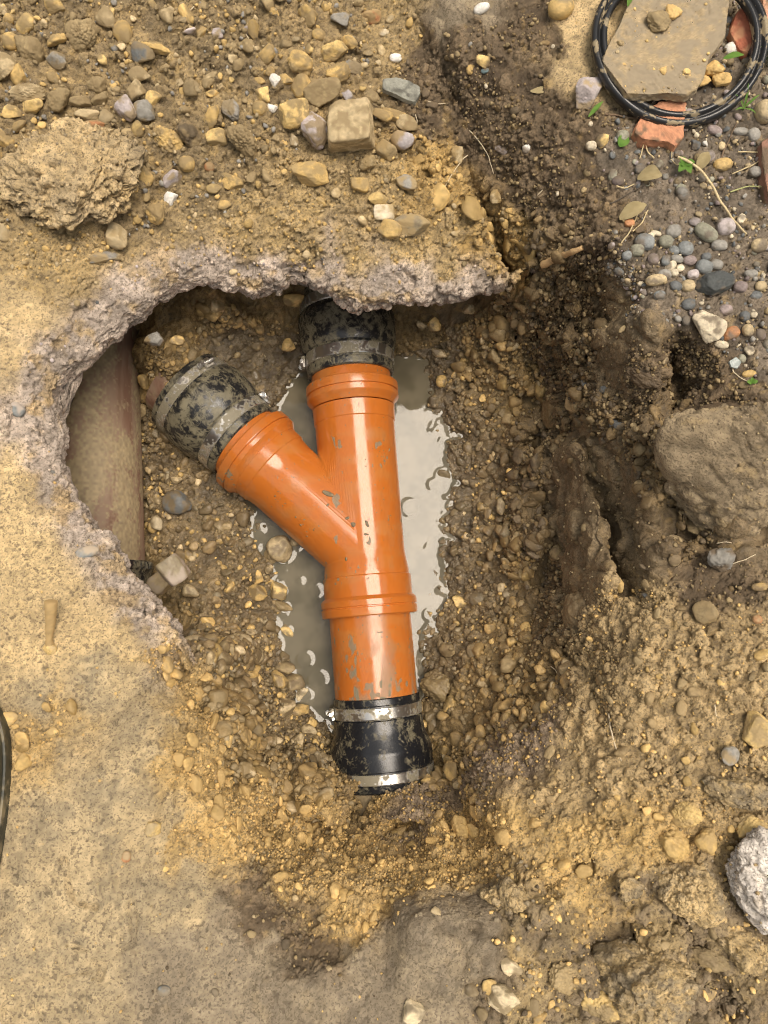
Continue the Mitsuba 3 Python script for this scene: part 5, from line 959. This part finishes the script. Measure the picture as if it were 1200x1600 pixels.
for u, v, ang, L, W, curl, fold, pt, mat, key, lab in [
    (994,282,.0,.034,.012,.5,.7,.15,'mat_leaf_dry','dry_leaf','folded olive dry leaf above the pebble cluster'), (966,345,.45,.042,.011,.4,.5,.15,'mat_leaf_dry','dry_leaf','curled tan dry leaf left of the pebble cluster'), (1086,270,1.0,.030,.009,.4,.6,.2,'mat_leaf_dry','dry_leaf','crumpled brown dry leaf left of the tan oval pebble'), (966,232,.9,.020,.009,.2,.3,.1,'mat_leaf_green','green_leaf','dull small leaf left of the brick fragment'),
    (918,186,.78,.030,.0035,.2,.4,.2,'mat_leaf_green','grass_blade','broad pale grass blade beside the pinkish stone and the ring'), (979,14,1.3,.030,.005,.2,.5,.3,'mat_leaf_green','grass_blade','grass blade at the top edge inside the ring'), (1128,95,.05,.028,.005,.3,.4,.15,'mat_leaf_green','green_leaf','bright green leaf by the white pebble in the ring'), (828,146,.05,.040,.006,.05,.2,.02,'mat_leaf_dry','dry_leaf','flat dark leaf on the soil above the slope')]:
    p, _ = surface_at(u, v)
    if u in (979, 1128): p = at(u, v, zr + .03)
    add(key, leaf(p + [0, 0, .005], ang, L, W, curl, fold, pt), mat, smooth=True, label=lab, category='leaf' if 'leaf' in key else 'grass')
def seedling(u, v, spec, lab, h=.012):
    key, k = 'green_seedling', 1
    while key + '__leaf' in scene: key = f'green_seedling_{k:03d}'; k += 1
    p, _ = surface_at(u, v)
    sv_, sf_ = tube([p - [0, 0, .004], p + [.001, 0, h * .5], p + [0, .001, h]], [.0011, .001, .0008], 6); add(key + '__stem', (sv_, sf_), 'mat_leaf_green', smooth=True)
    for a, L, W, pt in spec: add(key + '__leaf', leaf(p + [0, 0, h], a, L, W, .5, .5, pt), 'mat_leaf_green', smooth=True)
    labels[key] = {'label': lab, 'category': 'plant'}
seedling(1064, 266, [(.2,.014,.005,.3),(2.2,.013,.005,.3),(4.0,.015,.006,.1),(5.3,.016,.006,.0),(3.1,.010,.004,.4)], 'small green seedling with several leaves on the gravel')
seedling(1198, 92, [(3.3,.022,.013,.2),(1.5,.024,.012,.3),(4.6,.022,.012,.1),(0.1,.02,.01,.2)], 'green leafy weed at the right edge beside the ring', .02)
seedling(1160, 172, [(.6,.022,.0018,.5),(1.6,.026,.0016,.6),(2.5,.022,.0016,.5),(3.6,.018,.0016,.3),(5.4,.020,.0016,.4)], 'tuft of thin green grass under the right side of the ring', .004)
seedling(1172, 600, [(3.0,.008,.004,.2),(.3,.008,.003,.2),(1.7,.007,.003,.4)], 'tiny green sprout at the end of the white root', .005)

def tile_crumbs():
    """Sand and small clods strewn over the muddy tile."""
    rng = np.random.default_rng(31); V, F, C, k = [], [], [], 0
    for _ in range(150):
        u, v = rng.uniform(955, 1125), rng.uniform(4, 146)
        if not shapely.contains_xy(TILE, u, v): continue
        if rng.random() > .35 + .65 * (v > 90): continue
        p = at(u, v, zr + .035 - .03 * (at(u, v, zr)[1] - at(1045, 60, zr)[1])); w = rng.uniform(.0015, .0075) * rng.uniform(.4, 1)
        vv, ff = stone_mesh(rng, 'clod', 1, np.array([w, w * .9, w * .7]), p, np.array([0, 0, 1.]), rng.random() * 6, 0, .3)
        V.append(vv); F.append(ff + k); k += len(vv); C.append(np.repeat((np.array(COL[('sandy', 'brown', 'tan', 'yellow')[rng.integers(4)]]) * rng.uniform(.8, 1.2))[None], len(vv), 0))
    return np.vstack(V), np.vstack(F), np.clip(np.vstack(C), 0, .9)
TILE = shapely.Polygon([(945,94),(985,6),(1138,0),(1130,56),(1098,120),(1072,147),(980,146)])
tv, tf, tc = tile_crumbs()
add('tile_crumbs', (tv, tf), 'mat_stone', tc, wet_uv(np.full(len(tv), .05)), label='sandy crumbs strewn over the muddy tile inside the ring', category='soil crumbs', kind='stuff')

# mud spattered on the junction
def spatter():
    rng = np.random.default_rng(12); V, F, k = [], [], 0
    spots = [(513,772,20,9,.2), (543,810,7,6,0), (552,820,8,8,0), (512,789,5,5,0), (573,818,5,12,-.4), (541,874,5,7,0), (572,835,9,4,0), (608,703,3,7,.2), (590,960,3,3,0), (600,720,3,3,0), (470,820,4,4,0), (480,838,3,3,0), (462,808,3,3,0), (490,828,3,2,0), (430,775,3,3,0)]
    for u, v, w, h, a in spots:
        hit = None
        o = EYE; d = at(u, v, -.4) - EYE; d /= np.linalg.norm(d)
        loc, _, idx = ybody.ray.intersects_location([o], [d])
        if not len(loc): continue
        j = np.argmin(np.linalg.norm(loc - o, axis=1)); p = loc[j]; n = ybody.face_normals[idx[j]]
        m = mpp(u, v, p[2])
        vv, ff = stone_mesh(rng, 'clod', 2, np.array([w, h, min(w, h) * .6]) * m, p, n, -a, 1.0, .35)
        V.append(vv); F.append(ff + k); k += len(vv)
    return np.vstack(V), np.vstack(F)
spv, spf = spatter()
add(J + '__mud_spatter', (spv, spf), 'mat_stone', tint(spv, None, (.20,.155,.09), RNG), wet_uv(np.full(len(spv), .3)), kind='stuff')

# rubber boot at the left edge
scene['mat_boot'] = {'type': 'twosided', 'b': {'type': 'principled', 'base_color': mikit.proc(lambda p, n, uv: mikit.mix(mi.Color3f(.035, .037, .028), mi.Color3f(.20, .165, .10), mikit.smoothstep(0.5, 0.72, mikit.fbm(p.x * 40, p.y * 40, p.z * 40, octaves=4) - p.z * 1.2))), 'roughness': 0.45, 'specular': 0.5}}
BC = np.array([*at(-44, 1272, .01)[:2], float(surface_at(-30, 1272)[0][2])])
def boot_ring(z, grow, toe, k=48):
    t = np.arange(k) * 2 * np.pi / k; y = .145 * np.sin(t); w = .047 + .008 * np.sin(t * 1.0 + .2) - .006 * np.cos(2 * t)
    return np.stack([w * np.cos(t) * (1 + grow), y * (1 + grow * .5) - toe, z + 0 * t], 1) + BC
def loft(rings, close=True):
    k = len(rings[0]); v = np.vstack(rings); n = len(rings); i, j = np.meshgrid(np.arange(n - 1), np.arange(k), indexing='ij'); j2 = (j + 1) % k
    q = np.stack([i * k + j, i * k + j2, (i + 1) * k + j2, (i + 1) * k + j], -1).reshape(-1, 4); f = np.vstack([q[:, [0, 1, 2]], q[:, [0, 2, 3]]])
    v = np.vstack([v, rings[0].mean(0), rings[-1].mean(0)]); j = np.arange(k); e = (n - 1) * k
    return v, np.vstack([f, np.stack([(j + 1) % k, j, 0 * j + n * k], 1), np.stack([e + j, e + (j + 1) % k, 0 * j + n * k + 1], 1)])
add('rubber_boot__sole', loft([boot_ring(z, g, 0) for z, g in ((-.004, .0), (.0, .10), (.012, .12), (.018, .10), (.019, .0))]), 'mat_boot', smooth=30)
def upper_ring(z):
    r = boot_ring(z, .04 - max(0, z - .05) * 1.1, 0); q = r - BC
    front = np.clip(q[:, 1] / .145, 0, 1); s = sstep(.03, .12, z); q[:, 1] = np.where(q[:, 1] > 0, q[:, 1] * (1 - .62 * s), q[:, 1] * (1 - .1 * s)); q[:, 0] -= .05 * max(0, z - .1)
    return q + BC
add('rubber_boot__upper', loft([upper_ring(z) for z in (.017, .03, .045, .06, .075, .09, .11, .14, .18, .24, .30, .34)]), 'mat_boot', smooth=50)
labels['rubber_boot'] = {'label': 'dark muddy rubber boot cut off by the left edge of the view', 'category': 'boot'}
#PART6
